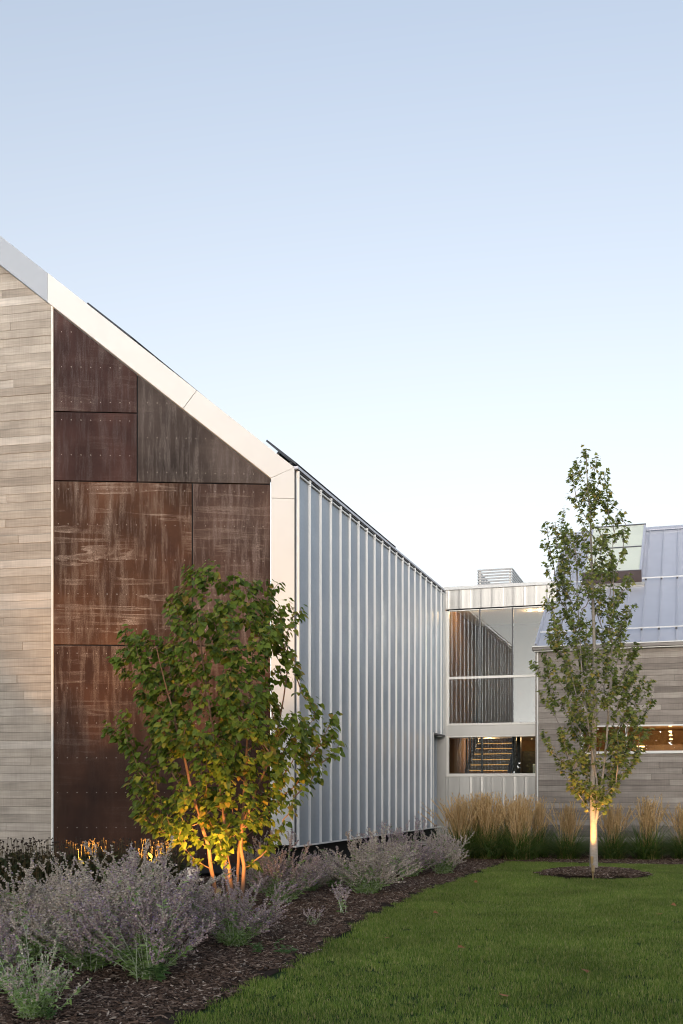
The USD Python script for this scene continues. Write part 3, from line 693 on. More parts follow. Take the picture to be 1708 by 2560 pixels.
def lamp_disk(parent, p, r, watts, light=True, name="ceiling_lamp", color=(1.0, .62, .30), glow="lampglow"):
    a = np.linspace(0, 2 * PI, 13)[:-1]
    v = np.vstack([np.c_[r * np.cos(a), r * np.sin(a), np.zeros(12)], np.c_[r * np.cos(a), r * np.sin(a), np.full(12, .03)]]) + p
    f = [[i, 12 + i, 12 + (i + 1) % 12, (i + 1) % 12] for i in range(12)]
    f = np.vstack([np.array([[q[0], q[2], q[1]] for q in f]), np.array([[q[0], q[3], q[2]] for q in f]), [[0, i + 1, i] for i in range(1, 11)]])
    o = obj(name, (v, f), M[glow], parent)
    if light:
        l = UsdLux.SphereLight.Define(stage, str(o.GetPath()) + "/bulb")
        q = p - origin_of(parent) - np.array([0, 0, .06])
        l.AddTranslateOp().Set(tuple(map(float, q))); l.CreateRadiusAttr(.03); l.CreateIntensityAttr(watts); l.CreateNormalizeAttr(True); l.CreateColorAttr(color)
    return o
LK_LAMP = 2.0
for t_, n_ in ((FL.hit(1329, 1864, -1.8)[0], -1.8), (m1 - .3, -3.2)):
    lamp_disk(lk, FL.P(t_, zf - .115, n_), .05, LK_LAMP)
for t_, n_ in ((m2 + .15, -2.4), (m2 + .45, -2.4), (m2 + .75, -2.4), (m1 - .35, -1.6)):
    lamp_disk(lk, FL.P(t_, z_pb + .215, n_), .06, LK_LAMP * (1.2 if n_ == -1.6 else .3))
# louvred rooftop vent
lv = thing("roof_vent", "louvred white rooftop vent of stacked horizontal slats on the link roof", "vent", FL.P(T(1237, 1440), z_ct - .3, -1.2))
lA = FL.hit(1195.6, 1440, -1.0); lB = FL.hit(1279.8, 1440, -1.0)
z_v1 = FL.hit(1237, 1422, -1.0)[1]; z_v0 = z_ct - .25
dz = (FL.hit(1200, 1425, -1.0)[1] - FL.hit(1200, 1432.1, -1.0)[1])
i = 0; vb = 3.2
zz = z_v1
while zz > z_v0:
    MB().box(FL, lA[0], lB[0], zz - .05, zz, -1.02, -1.0).build("slat", M["slat"], lv)
    MB().box(FL, lB[0] + .001, lB[0] + .021, zz - .05, zz, -1.0 - vb, -1.0).build("slat", M["slat"], lv)
    MB().box(FL, lA[0] - .021, lA[0] - .001, zz - .05, zz, -1.0 - vb, -1.0).build("slat", M["slat"], lv)
    zz -= dz
for t_, n_ in ((lA[0] + .03, -1.08), (lB[0] - .08, -1.08), (lA[0] + .03, -1.0 - vb + .05), (lB[0] - .08, -1.0 - vb + .05)):
    MB().box(FL, t_, t_ + .05, z_ct - .3, z_v1, n_, n_ + .05).build("post", M["frame"], lv)
MB().box(FL, lA[0] + .15, lB[0] - .15, z_ct - .3, z_v1 - .35, -1.0 - vb + .3, -1.5).build("vent_core", M["gutter"], lv)

# ------------------------------------------------------------------ right building
rb = thing("boarded_building", "grey boarded building with grey metal roof and skylight on the right", "building", FR.P(0, 0, 0))
hr = lambda px, py, n=0.0: FR.hit(px, py, n)
z_gut0 = .5 * (hr(1337, 1627.8)[1] + hr(1708, 1615.4)[1]); z_gut1 = .5 * (hr(1337, 1618.6)[1] + hr(1708, 1604.3)[1])
t_wn = hr(1453.6, 1885)[0]; t_mx = 6.0
zw0 = .5 * (hr(1453.6, 1887.6)[1] + hr(1708, 1881.4)[1]); zw1 = .5 * (hr(1634, 1812)[1] + hr(1708, 1810)[1])
BHR = 14.28 / F_PX * DR * .985
rng = np.random.default_rng(31)
z = .12
while z < z_gut0 - .01:
    z1 = min(z + BHR, z_gut0 - .004)
    t = .03
    first = True
    while t < t_mx - .05:
        L = rng.uniform(.6, 4.0) if first else rng.uniform(2.6, 4.2); first = False
        t2 = min(t + L, t_mx)
        pr = rng.uniform(-.005, .005)
        segs = []
        if z1 <= zw0 or z >= zw1: segs = [(t, t2, z, z1)]
        else:
            if t < t_wn: segs.append((t, min(t2, t_wn), z, z1))
            if t2 > t_wn:
                a_ = max(t, t_wn)
                if z < zw0 - .01: segs.append((a_, t2, z, zw0))
                if z1 > zw1 + .01: segs.append((a_, t2, zw1, z1))
        for a_, b_, c_, d_ in segs:
            if b_ - a_ > .02: MB().bevel_box(FR, a_ + .0015, b_ - .0015, c_ + .002, d_ - .002, -.03, pr, .003).build("board", M["board_grey"], rb)
        t = t2
    z += BHR
MB().box(FR, 0.02, t_wn, 0, z_gut0, -.12, -.045).box(FR, t_wn, t_mx, 0, zw0, -.12, -.045).box(FR, t_wn, t_mx, zw1, z_gut0, -.12, -.045).build("wall_backing", M["black"], rb)
MB().box(FR, -.005, .028, .1, z_gut0 - .03, -.12, .012).build("corner_trim", M["trim"], rb)
MB().box(FR, -.06, -.008, .05, z_gut0, -2.6, -.13).build("side_wall", M["board_grey"], rb)
w3 = UsdGeom.Xform.Define(stage, str(rb.GetPath()) + "/window").GetPrim()
fb = lambda t0, t1, z0, z1, n1=.03: MB().bevel_box(FR, t0, t1, z0, z1, -.12, n1, .004).build("frame", M["trim"], w3)
fh = .055
fb(t_wn + .002, t_mx, zw0, zw0 + fh + .01, .045); fb(t_wn + .002, t_mx, zw1 - fh * .7, zw1); fb(t_wn + .002, t_wn + .04, zw0 + fh + .012, zw1 - fh * .7 - .002)
tmx = hr(1566, 1850)[0]
fb(tmx - .02, tmx + .02, zw0 + fh + .012, zw1 - fh * .7 - .002)
MB().box(FR, t_wn + .04, tmx - .021, zw0 + fh + .012, zw1 - fh * .7 - .002, -.05, -.04).build("pane", M["glass"], w3)
MB().box(FR, tmx + .021, t_mx, zw0 + fh + .012, zw1 - fh * .7 - .002, -.05, -.04).build("pane", M["glass"], w3)
# interior of the right building
MB().box(FR, .4, t_mx + 1, zw1 + .12, zw1 + .2, -5.0, -.14).build("interior_ceiling", M["int_ceil"], rb)
MB().box(FR, .4, t_mx + 1, .3, zw1 + .12, -5.08, -5.0).build("rear_wall", M["int_ceil"], rb)
MB().box(FR, .32, .4, .3, zw1 + .12, -5.0, -.14).build("interior_side_wall", M["int_wall"], rb)
MB().box(FR, .4, t_mx + 1, .2, .3, -5.0, -.14).build("interior_floor", M["int_floor"], rb)
MB().box(FR, hr(1620, 1870, -2.2)[0], t_mx + .5, .3, hr(1650, 1862, -2.2)[1], -2.5, -2.2).build("cabinet", M["int_wall"], rb)
for px, py, nn in ((1676, 1830, -1.6), (1677, 1840, -2.4), (1678, 1849.5, -3.2)):
    t_, z_ = hr(px, py, nn)
    lamp_disk(rb, FR.P(t_, z_, nn), .045, 1.2, True)
for px, py, nn in ((1548, 1866, -1.0), (1590, 1868, -1.0), (1605, 1868, -1.0)):
    lamp_disk(rb, FR.P(*hr(px, py, nn), nn), .07, .5, True, "table_lamp", glow="lens")
# roof of the right building
pe = FR.at(1342.5, 1616, .12); pr_ = np.array([0, 0, 0])
r_r = (1419 - CX) / F_PX
s_ = (r_r * pe[1] - pe[0]) / (LW[0] - r_r * LW[1])
d_ = pe[1] + s_ * LW[1]
z_ridge = CAM_H + (HY - 1340) / F_PX * d_
ms = (z_ridge - pe[2]) / s_
upr = np.array([LW[0], LW[1], ms])
cR = np.cross((NW[0], NW[1], 0), unit(upr)); cR = cR if cR[2] > 0 else -cR
FRR = Fr(pe, (NW[0], NW[1], 0), upr, cR)
hq = lambda px, py, n=0.0: FRR.hit(px, py, n)
a1, a2 = hq(1646.6, 1600)[0], hq(1691, 1598)[0]
spn = hq(1691, 1598)[0] - hq(1646.6, 1600)[0]
seams = [0.0] + [x for x in np.arange(a1 - 12 * spn, 7.5, spn) if .12 < x]
tsk0 = hq(1458.5, 1431, .3); tsk1 = hq(1608, 1421, .3); tsk2 = hq(1614.4, 1312, .3)
for i in range(len(seams)):
    a = seams[i]; b_ = seams[i + 1] if i + 1 < len(seams) else 8.0
    p = MB().box(FRR, a + .001, b_ - .001, 0.0, s_, -.06, 0.0).build("roof_panel", M["roofgrey"], rb)
    MB().box(FRR, a - .011, a + .011, 0.01, s_ - .02, .002, .055).build("seam", M["roofgrey"], p)
MB().box(FRR, -.05, -.012, -.01, s_, -.16, .08).build("rake_edge", M["roofgrey"], rb)
MB().box(FRR, -.05, 8.0, s_ - .15, s_ + .06, .056, .085).build("ridge_cap", M["roofgrey"], rb)
mR = Fr(FR.P(0, 0, 0), FR.a, FR.b, FR.c)
MB().bevel_box(mR, -.10, t_mx + 2, z_gut0, z_gut1 - .012, .02, .16, .01).build("gutter", M["gutter"], rb)
MB().box(mR, -.10, t_mx + 2, z_gut1 - .011, z_gut1 + .012, .0, .165).build("gutter_lip", M["trim"], rb)
MB().box(mR, -.06, t_mx + 2, z_gut0 - .022, z_gut0 - .002, .015, .12).build("gutter_lip", M["trim"], rb)
MB().box(mR, 0.0, t_mx + 2, z_gut0 - .03, z_gut1 - .05, -.2, .018).build("soffit_board", M["roofdark"], rb)
for px, py in ((1708, 1440.5), (1708, 1566)):
    b0 = hq(px, py, .10)[1]
    MB().box(FRR, .02, 8.0, b0 - .010, b0 + .010, .10, .125).build("snow_guard_rail", M["seam"], rb)
    for x in seams[1:]:
        MB().box(FRR, x - .025, x + .025, b0 - .03, b0 + .03, .056, .0995).build("snow_guard_clamp", M["roofdark"], rb)
# skylight: a raised kerb with two panes
sk = UsdGeom.Xform.Define(stage, str(rb.GetPath()) + "/skylight").GetPrim()
HS = .38
A0, B0 = hq(1459, 1434, HS); A1, B1 = hq(1611, 1311.5, HS)
A1 = .5 * (A1 + hq(1609, 1424, HS)[0]); A0 = hq(1470, 1380, HS)[0] - .03
fw_ = .06
MB().box(FRR, A0, A1, B0, B0 + fw_, 0.002, HS).build("kerb_front", M["bronze"], sk)
MB().box(FRR, A0, A0 + fw_, B0 + fw_ + .001, B1, 0.002, HS).build("kerb_side", M["roofgrey"], sk)
MB().box(FRR, A1 - fw_, A1, B0 + fw_ + .001, B1, 0.002, HS).build("kerb_side", M["roofgrey"], sk)
MB().box(FRR, A0, A1, B1 + .001, B1 + .05, -.4, HS + .02).build("kerb_top", M["roofdark"], sk)
Bm = hq(1540, 1369.5, HS)[1]
MB().box(FRR, A0 + fw_, A1 - fw_, Bm - .025, Bm + .025, HS - .03, HS + .012).build("glazing_bar", M["roofdark"], sk)
for b0, b1 in ((B0 + fw_ + .004, Bm - .027), (Bm + .027, B1 - .002)):
    MB().box(FRR, A0 + fw_ + .002, A1 - fw_ - .002, b0, b1, HS - .015, HS - .005).build("pane", M["skyglass"], sk)
MB().box(FRR, A0 + fw_ + .002, A1 - fw_ - .002, B0 + fw_ + .004, B1 - .004, .06, .07).build("skylight_lining", M["sky_lining"], sk)
MB().box(FRR, A0 - .08, A1 + .08, B0 - .20, B0 - .002, .003, .05).build("kerb_flashing", M["linkpanel"], sk)

# ------------------------------------------------------------------ trees
def heart_leaf():
    o = np.array([(0, 0), (-.10, .22), (-.02, .42), (.22, .50), (.50, .40), (.78, .20), (1.0, 0), (.78, -.20), (.50, -.40), (.22, -.50), (-.02, -.42), (-.10, -.22)])
    mid = np.array([(.2, 0), (.6, 0)])
    z = lambda p: .16 * np.abs(p[:, 1]) - .12 * p[:, 0] ** 2
    v = np.vstack([o, mid]); v = np.c_[v, z(v)]
    f = [[12, 0, 1], [12, 1, 2], [12, 2, 3], [12, 3, 4], [12, 4, 13], [13, 4, 5], [13, 5, 6], [13, 6, 7], [13, 7, 8], [12, 13, 8], [12, 8, 9], [12, 9, 10], [12, 10, 11], [12, 11, 0]]
    return v * [1, 1, 1], np.array(f)[:, ::-1]

def maple_leaf():
    o = [(0, 0), (.02, .22), (-.02, .50), (.20, .36), (.34, .62), (.46, .34), (.58, .36), (.56, .20), (.78, .16), (1.0, 0)]
    o = o + [(x, -y) for x, y in o[-2:0:-1]]
    v = np.array([(.42, 0)] + o); v = np.c_[v, .12 * np.abs(v[:, 1]) - .10 * v[:, 0] ** 2]
    k = len(o)
    return v, np.array([[0, 1 + i, 1 + (i + 1) % k] for i in range(k)])[:, ::-1]

def grow(stems, tips, rng, steep=0.9, r_tip=.004, r_base=.014):
    """Joins every tip to the nearest lower node of the growing skeleton with a bent shoot. Returns the shoots."""
    nodes = np.vstack([s[0] for s in stems]); shoots = []
    order = np.argsort([np.min(np.linalg.norm(nodes - t, axis=1)) for t in tips])
    for i in order:
        t = tips[i]; d = t - nodes; h = np.linalg.norm(d[:, :2], axis=1)
        cost = np.linalg.norm(d, axis=1) + 4.0 * np.maximum(0, steep * h - d[:, 2])
        j = int(np.argmin(cost)); p = nodes[j]; L = np.linalg.norm(t - p)
        if L < .04: continue
        c = p + (t - p) * .5 + np.array([(t - p)[0] * .16, (t - p)[1] * .16, -.12 * h[j]]) + rng.normal(0, .03 * L, 3)
        k = max(4, int(L / .10) + 2); u = np.linspace(0, 1, k)[:, None]
        q = (1 - u) ** 2 * p + 2 * u * (1 - u) * c + u * u * t
        q[1:-1] += rng.normal(0, .008, (k - 2, 3))
        shoots.append((q, np.linspace(min(r_base, .005 + .008 * L), r_tip, k)))
        nodes = np.vstack([nodes, q[1:]])
    return shoots

def envelope_tips(n, table, cx, cy, rng, depth=0.85, inner=0.35):
    z_, l_, r_ = np.array(table).T; o = np.argsort(z_); z_, l_, r_ = z_[o], l_[o], r_[o]
    out = []
    w = np.interp(np.linspace(z_[0], z_[-1], 400), z_, r_ - l_) + .15; zs = np.linspace(z_[0], z_[-1], 400)
    while len(out) < n:
        z = rng.choice(zs, p=w / w.sum()); a = rng.uniform(0, 2 * PI); k = math.sqrt(rng.uniform(inner ** 2, 1))
        L, R = np.interp(z, z_, l_), np.interp(z, z_, r_); m, h = .5 * (L + R), .5 * (R - L)
        out.append((cx + m + h * k * math.cos(a), cy + h * depth * k * math.sin(a), z))
    return np.array(out)

def foliage(shoots, shape, rng, per_m, size, spread, frac=0.6, droop=0.5, out_c=None, minn=4):
    P_, A_, N_, S_ = [], [], [], []
    for q, _ in shoots:
        seg = np.linalg.norm(np.diff(q, axis=0), axis=1); L = seg.sum(); n = max(minn, int(per_m * min(L * frac, .8)))
        lo = max(1 - frac, 1 - .8 / L); u = rng.uniform(lo, 1.02, n); s = np.r_[0, np.cumsum(seg)] / L
        p = np.stack([np.interp(u, s, q[:, k]) for k in range(3)], 1)
        off = rand_unit(n, rng) * rng.uniform(.2, 1, (n, 1)) * spread; off[:, 2] *= .8
        P_.append(p + off)
        out = unit(off + .6 * np.array([*(unit((q[-1] - (q[-1] if out_c is None else out_c))[:2]) if out_c is not None else (0, 0)), 0]) * spread)
        A_.append(unit(out * [1, 1, .5] + [0, 0, -droop] + rng.normal(0, .25, (n, 3))))
        N_.append(unit(out + [0, -.15, .55] + rng.normal(0, .35, (n, 3))))
        S_.append(size * rng.uniform(.55, 1.2, n))
    return np.vstack(P_), np.vstack(A_), np.vstack(N_), np.concatenate(S_)

def leaves_onto(parent, shape, data, mat_mass, mat_one, n_single=300, lab=None):
    p, a, n, s = data
    score = p[:, 1] - .15 * s * 100 + np.random.default_rng(1).uniform(0, .5, len(p))
    o = np.argsort(score); one, rest = o[:n_single], o[n_single:]
    cr = obj("crown", scatter(shape, p[rest], a[rest], n[rest], s[rest]), mat_mass, parent, smooth=False, kind="stuff")
    for i in one:
        obj("leaf", scatter(shape, p[i:i + 1], a[i:i + 1], n[i:i + 1], s[i:i + 1]), mat_one, parent)
    return cr

# maple with a pale trunk
rng = np.random.default_rng(42)
mx, my = MAPLE; PXM = 19.9 / F_PX
mp_ = thing("maple_tree", "slender upright maple with pale uplit trunk in a round mulch ring", "tree", (mx, my, .13))
mz = lambda disp: CAM_H + (HY - disp * 1.0893) * PXM
mxx = lambda disp: (disp * 1.0893 - 1485) * PXM
prof = [(1032, 1330, 1362), (1080, 1306, 1398), (1130, 1305, 1402), (1180, 1270, 1412), (1215, 1245, 1435), (1260, 1244, 1440), (1330, 1246, 1455), (1400, 1238, 1478), (1500, 1228, 1487), (1600, 1234, 1497), (1680, 1246, 1503), (1750, 1275, 1465), (1800, 1308, 1420), (1835, 1336, 1398)]
table = [(mz(a), mxx(b), mxx(c)) for a, b, c in prof]
hz = np.array([mz(x) for x in (1995, 1900, 1870, 1800, 1700, 1600, 1500, 1400, 1300, 1200, 1100, 1040)])
hx = np.array([0, 0, -.01, -.02, .0, .01, .01, -.01, -.03, -.06, -.12, -.15])
tr_p = np.c_[mx + hx, np.full(12, my) + .02 * np.sin(np.arange(12)), hz]; tr_p[0, 2] = .12
tr_r = np.array([.078, .066, .060, .050, .044, .038, .032, .027, .021, .015, .009, .004])
tube_t = MB(); tube_t.tube(tr_p, tr_r, 10)
fork = np.array([[mx + .02, my - .03, mz(1890)], [mx + .07, my - .05, mz(1855)], [mx + .13, my - .06, mz(1800)], [mx + .22, my - .04, mz(1700)], [mx + .30, my, mz(1560)], [mx + .36, my, mz(1400)], [mx + .34, my, mz(1250)]])
tube_t.tube(fork, [.028, .027, .023, .019, .015, .011, .006], 8)
fork2 = np.array([fork[1], [mx + .03, my - .10, mz(1790)], [mx - .10, my - .16, mz(1700)], [mx - .25, my - .2, mz(1560)], [mx - .33, my - .2, mz(1400)], [mx - .36, my - .15, mz(1260)]])
tube_t.tube(fork2, [.017, .015, .013, .011, .009, .005], 7)
stems = [(tr_p, tr_r), (fork, None), (fork2, None)]
dense = []
for s_p in (tr_p[2:], fork, fork2):
    for a, b_ in zip(s_p[:-1], s_p[1:]): dense.append(a + (b_ - a) * np.linspace(0, 1, 6)[:, None])
tips = envelope_tips(320, table, mx, my, rng, .9, .25)
low = [(mz(rng.uniform(1735, 1845)), rng.uniform(0, 2 * PI), rng.uniform(.3, 1)) for _ in range(46)]
tips = np.vstack([tips, [(mx + k * math.cos(a) * np.interp(-z, [-t[0] for t in table], [.5 * (t[2] - t[1]) for t in table]), my + .9 * k * math.sin(a) * np.interp(-z, [-t[0] for t in table], [.5 * (t[2] - t[1]) for t in table]), z) for z, a, k in low]])
# the topmost sprigs stand apart
sprigs = [(1338, 1032, -.05), (1350, 1040, .05), (1318, 1085, .1), (1340, 1070, 0), (1365, 1080, 0), (1395, 1075, .05), (1388, 1120, -.1), (1312, 1135, .1), (1255, 1200, 0), (1262, 1235, .1), (1288, 1190, -.1), (1408, 1150, 0), (1425, 1170, .1), (1415, 1190, -.1), (1375, 1130, .2), (1330, 1120, -.2), (1303, 1205, .1), (1440, 1200, .1), (1250, 1250, -.1)]
tips = np.vstack([tips, [(mx + mxx(a), my + c, mz(b)) for a, b, c in sprigs]])
shoots = grow([(np.vstack(dense), None)], tips, rng, steep=1.5, r_tip=.0035, r_base=.016)
obj("trunk", tube_t.mesh(), M["maple_bark"], mp_, smooth=True)
tag(obj("branches", join([tube(q, r, 5) for q, r in shoots]), M["maple_twig"], mp_, smooth=True), kind="stuff")
data = foliage(shoots, None, rng, 125, .074, .085, .62, .35, np.array([mx, my, 0]), minn=7)
leaves_onto(mp_, maple_leaf(), data, M["maple_leaf"], M["maple_leaf_one"])

# multi-stemmed redbud in front of the rusty gable
rng = np.random.default_rng(77)
RD = 13.7; PXR = RD / F_PX
rx = (577 - CX) * PXR
rdb = thing("redbud_tree", "multi-stemmed leafy tree with heart-shaped leaves, lit golden from below", "tree", (rx, RD, 0))
rz = lambda d: CAM_H + (HY - d * 1.0893) * PXR
rxx = lambda d: (d * 1.0893 - 577) * PXR
prof = [(1302, 405, 625), (1340, 400, 640), (1400, 352, 684), (1450, 272, 690), (1500, 264, 690), (1560, 275, 716), (1620, 270, 725), (1660, 240, 772), (1700, 252, 784), (1750, 268, 745), (1800, 290, 705), (1850, 302, 695), (1900, 330, 670), (1940, 385, 590)]
table = [(rz(a), rxx(b), rxx(c)) for a, b, c in prof]
stem_px = [[(500, 2062), (486, 1990), (478, 1935), (455, 1850), (430, 1740), (402, 1620), (375, 1500)],
           [(531, 2062), (526, 1990), (519, 1935), (514, 1850), (500, 1740), (480, 1600), (455, 1420)],
           [(556, 2055), (560, 1990), (554, 1945), (560, 1850), (568, 1730), (578, 1580), (588, 1400)],
           [(540, 2050), (544, 1980), (552, 1900), (590, 1800), (625, 1700), (650, 1580), (655, 1450)],
           [(520, 2050), (512, 1980), (508, 1900), (520, 1800), (540, 1660), (545, 1500), (520, 1340)]]
stem_dy = [(0, -.05, -.1, -.2, -.3, -.4, -.5), (.02, -.05, -.1, -.1, -.1, -.15, -.1), (0, 0, 0, -.05, -.1, -.1, 0), (.15, .18, .2, .3, .35, .4, .4), (.2, .25, .3, .4, .45, .5, .4)]
stem_r = [(.031, .030, .028, .023, .018, .013, .007), (.036, .034, .031, .026, .020, .014, .008), (.030, .030, .028, .023, .019, .013, .007), (.024, .023, .021, .018, .015, .011, .006), (.024, .023, .022, .019, .016, .011, .006)]
dense = []
for sp, dy, r in zip(stem_px, stem_dy, stem_r):
    p = np.array([(rx + rxx(a), RD + d, rz(b)) for (a, b), d in zip(sp, dy)])
    p = np.vstack([[p[0, 0] * .5 + rx * .5, RD + dy[0] * .5, 0], p]); r = (r[0] * 1.15,) + r
    k = np.linspace(0, len(p) - 1, 26)
    from scipy.interpolate import CubicSpline
    cs = CubicSpline(np.arange(len(p)), p); q = cs(k) + rng.normal(0, .004, (26, 3))
    obj("stem", tube(q, .85 * np.interp(k, np.arange(len(p)), r), 9), M["redbud_bark"], rdb, smooth=True)
    dense.append(q[6:])
tips = envelope_tips(330, table, rx, RD, rng, .85, .3)
extra = [(244, 1662, -.1), (262, 1500, 0), (285, 1440, .1), (345, 1455, -.1), (772, 1638, 0), (784, 1704, -.1), (760, 1650, .1), (735, 1730, 0), (712, 1610, 0), (690, 1395, 0), (655, 1390, .1), (615, 1335, .1), (550, 1325, 0), (470, 1305, 0), (430, 1315, .1), (705, 1745, .1), (330, 1840, -.2), (306, 1850, 0), (400, 1885, -.2), (450, 1900, -.3), (520, 1890, -.3), (560, 1900, -.3), (650, 1890, -.1), (640, 1840, -.2), (345, 1890, -.1), (425, 1850, -.3), (480, 1870, -.35), (430, 1950, -.1), (585, 1975, 0)]
tips = np.vstack([tips, [(rx + rxx(a), RD + c, rz(b)) for a, b, c in extra]])
shoots = grow([(np.vstack(dense), None)], tips, rng, steep=.75, r_tip=.003, r_base=.013)
tag(obj("branches", join([tube(q, r, 5) for q, r in shoots]), M["redbud_bark"], rdb, smooth=True), kind="stuff")
data = foliage(shoots, None, rng, 112, .080, .115, .72, .75, np.array([rx, RD, 0]), minn=7)
leaves_onto(rdb, heart_leaf(), data, M["redbud_leaf"], M["redbud_leaf_one"])

def lance(w=.16, bend=.2):
    v = np.array([(0, 0, 0), (.35, w, -.03), (.35, -w, -.03), (.7, w * .75, -bend * .5), (.7, -w * .75, -bend * .5), (1, 0, -bend)])
    return v, np.array([[0, 2, 1], [1, 2, 4], [1, 4, 3], [3, 4, 5]])

# the dark wood on the far side of the lawn, behind the viewer, that the windows mirror
rng = np.random.default_rng(13)
tl_v = []
for x in np.arange(-120, 70, 1.6):
    H = 7.6 + 3.2 * float(meshkit.fbm(np.array([[x * .12, 0, 0]]), 3, 5)[0]) - .8 + (1.2 if -60 < x < -40 else 0)
    y0 = -52 + 3 * math.sin(x * .21)
    n = 260
    p = np.c_[rng.normal(x, 1.3, n), rng.normal(y0, 1.4, n), H * rng.uniform(0, 1, n) ** .7]
    tl_v.append(p)
p = np.vstack(tl_v)
v, f = scatter(lance(.45, .2), p, rand_unit(len(p), rng), rand_unit(len(p), rng), rng.uniform(.5, 1.1, len(p)))
M["wood"] = leaf_mat("far_wood", [(0, (.025, .035, .014)), (1, (.06, .07, .03))], "island", .2, .7)
tl_ = obj("tree_line", (v, f), M["wood"]); rnd(UsdGeom.Mesh(tl_), v, f)
tag(tl_, "dark wood across the lawn behind the viewer, seen only mirrored in the windows", "wood", kind="stuff")

# ------------------------------------------------------------------ planting prototypes
def proto(name):
    p = stage.CreateClassPrim("/World/" + name); p.SetTypeName("Xform"); return p

def part(parent, name, mesh, m, kind="stuff"):
    x = usdkit.mesh(stage, str(parent.GetPath()) + "/" + name, mesh, m); rnd(x, *mesh)
    tag(x.GetPrim(), kind=kind); return x

def bud():
    v = np.array([(0, 0, 0), (.5, .4, .1), (.5, -.3, .3), (.5, -.1, -.4), (1, 0, 0)])
    return v, np.array([[0, 1, 2], [0, 2, 3], [0, 3, 1], [4, 2, 1], [4, 3, 2], [4, 1, 3]])

def sage(name, seed, n_stem=58, H=1.0, lean=(.08, 1.0), leafy=2200, low=0.72, bloom=1.0, spikes=8):
    rng = np.random.default_rng(seed); p = proto(name)
    stems, fl_p, fl_a, lf_p, lf_a = [], [], [], [], []
    for i in range(n_stem):
        a = rng.uniform(0, 2 * PI); ln = rng.uniform(*lean); L = H * (rng.uniform(.55, .98) if rng.uniform() < .86 else rng.uniform(1.0, 1.28)) * (1 - .12 * ln)
        d = np.array([math.sin(ln) * math.cos(a), math.sin(ln) * math.sin(a), math.cos(ln)])
        base = np.array([rng.normal(0, .05), rng.normal(0, .05), 0]); k = 7; u = np.linspace(0, 1, k)[:, None]
        side = np.cross(d, [0, 0, 1]) * rng.normal(0, .12)
        q = base + d * L * u + np.array([0, 0, .10 * L]) * u ** 2 * math.sin(ln) + side * u ** 2 + rng.normal(0, .006, (k, 3))
        stems.append(tube(q, np.linspace(.0030, .0013, k), 3))
        nb = rng.integers(spikes - 3, spikes + 4)
        for b in range(nb):
            u0 = rng.uniform(.42, .96); p0 = np.array([np.interp(u0, u[:, 0], q[:, c]) for c in range(3)])
            dd = unit(d * .9 + rand_unit(1, rng)[0] * .75 + [0, 0, .35]); l = rng.uniform(.09, .24) * (1.15 - u0 * .4) * H
            q2 = np.stack([p0, p0 + dd * l * .5 + [0, 0, .006], p0 + dd * l + [0, 0, .02]])
            stems.append(tube(q2, [.0014, .0012, .0008], 3))
            if rng.uniform() < bloom:
                nw = int(l / .023)
                w = np.linspace(.2, 1, nw)
                for z in w:
                    c = p0 + dd * l * z; m_ = rng.integers(3, 5)
                    fl_p.append(np.repeat(c[None], m_, 0)); fl_a.append(rand_unit(m_, rng) + dd * .4)
        c = q[-1]; nw = int(.22 * H / .014)
        for z in np.linspace(0, 1, nw):
            pt = np.array([np.interp(1 - .3 * z, u[:, 0], q[:, c_]) for c_ in range(3)])
            if rng.uniform() < bloom: fl_p.append(np.repeat(pt[None], 4, 0)); fl_a.append(rand_unit(4, rng) + d * .3)
        nl = max(3, int(leafy / n_stem)); ul = rng.uniform(.05, low + .25, nl) * rng.uniform(.6, 1, nl)
        lp = np.stack([np.interp(ul, u[:, 0], q[:, c_]) for c_ in range(3)], 1)
        lf_p.append(lp); lf_a.append(rand_unit(nl, rng) * [1, 1, .5] + d * .5)
    part(p, "stems", join(stems), M["sage_stem"])
    if fl_p:
        fp, fa = np.vstack(fl_p), np.vstack(fl_a)
        part(p, "flowers", scatter(bud(), fp, fa, rand_unit(len(fp), rng), rng.uniform(.012, .026, len(fp))), M["sage_flower_pale" if seed % 2 == 0 else "sage_flower"])
    lp, la = np.vstack(lf_p), np.vstack(lf_a)
    part(p, "leaves", scatter(lance(.17, .2), lp, la, unit(rand_unit(len(lp), rng) + [0, 0, 1.2]), rng.uniform(.03, .065, len(lp)) * (.8 + .3 * H)), M["sage_leaf"])
    return str(p.GetPath())

SA = [sage("sage_proto_a", 1, 60, 1.0, (.06, .95)), sage("sage_proto_b", 2, 62, 1.0, (.05, 1.05), spikes=9), sage("sage_proto_c", 3, 56, 1.0, (.1, .9), 2300), sage("sage_proto_d", 4, 60, 1.0, (.05, .85), 2200, .62, 1.0, 9)]
S_LEAFY = sage("sage_proto_leafy", 6, 46, .75, (.1, .95), 1900, .9, .28, 4)
S_SPRIG = sage("sage_proto_sprig", 9, 7, .45, (.2, .7), 50, .4, .9, 6)

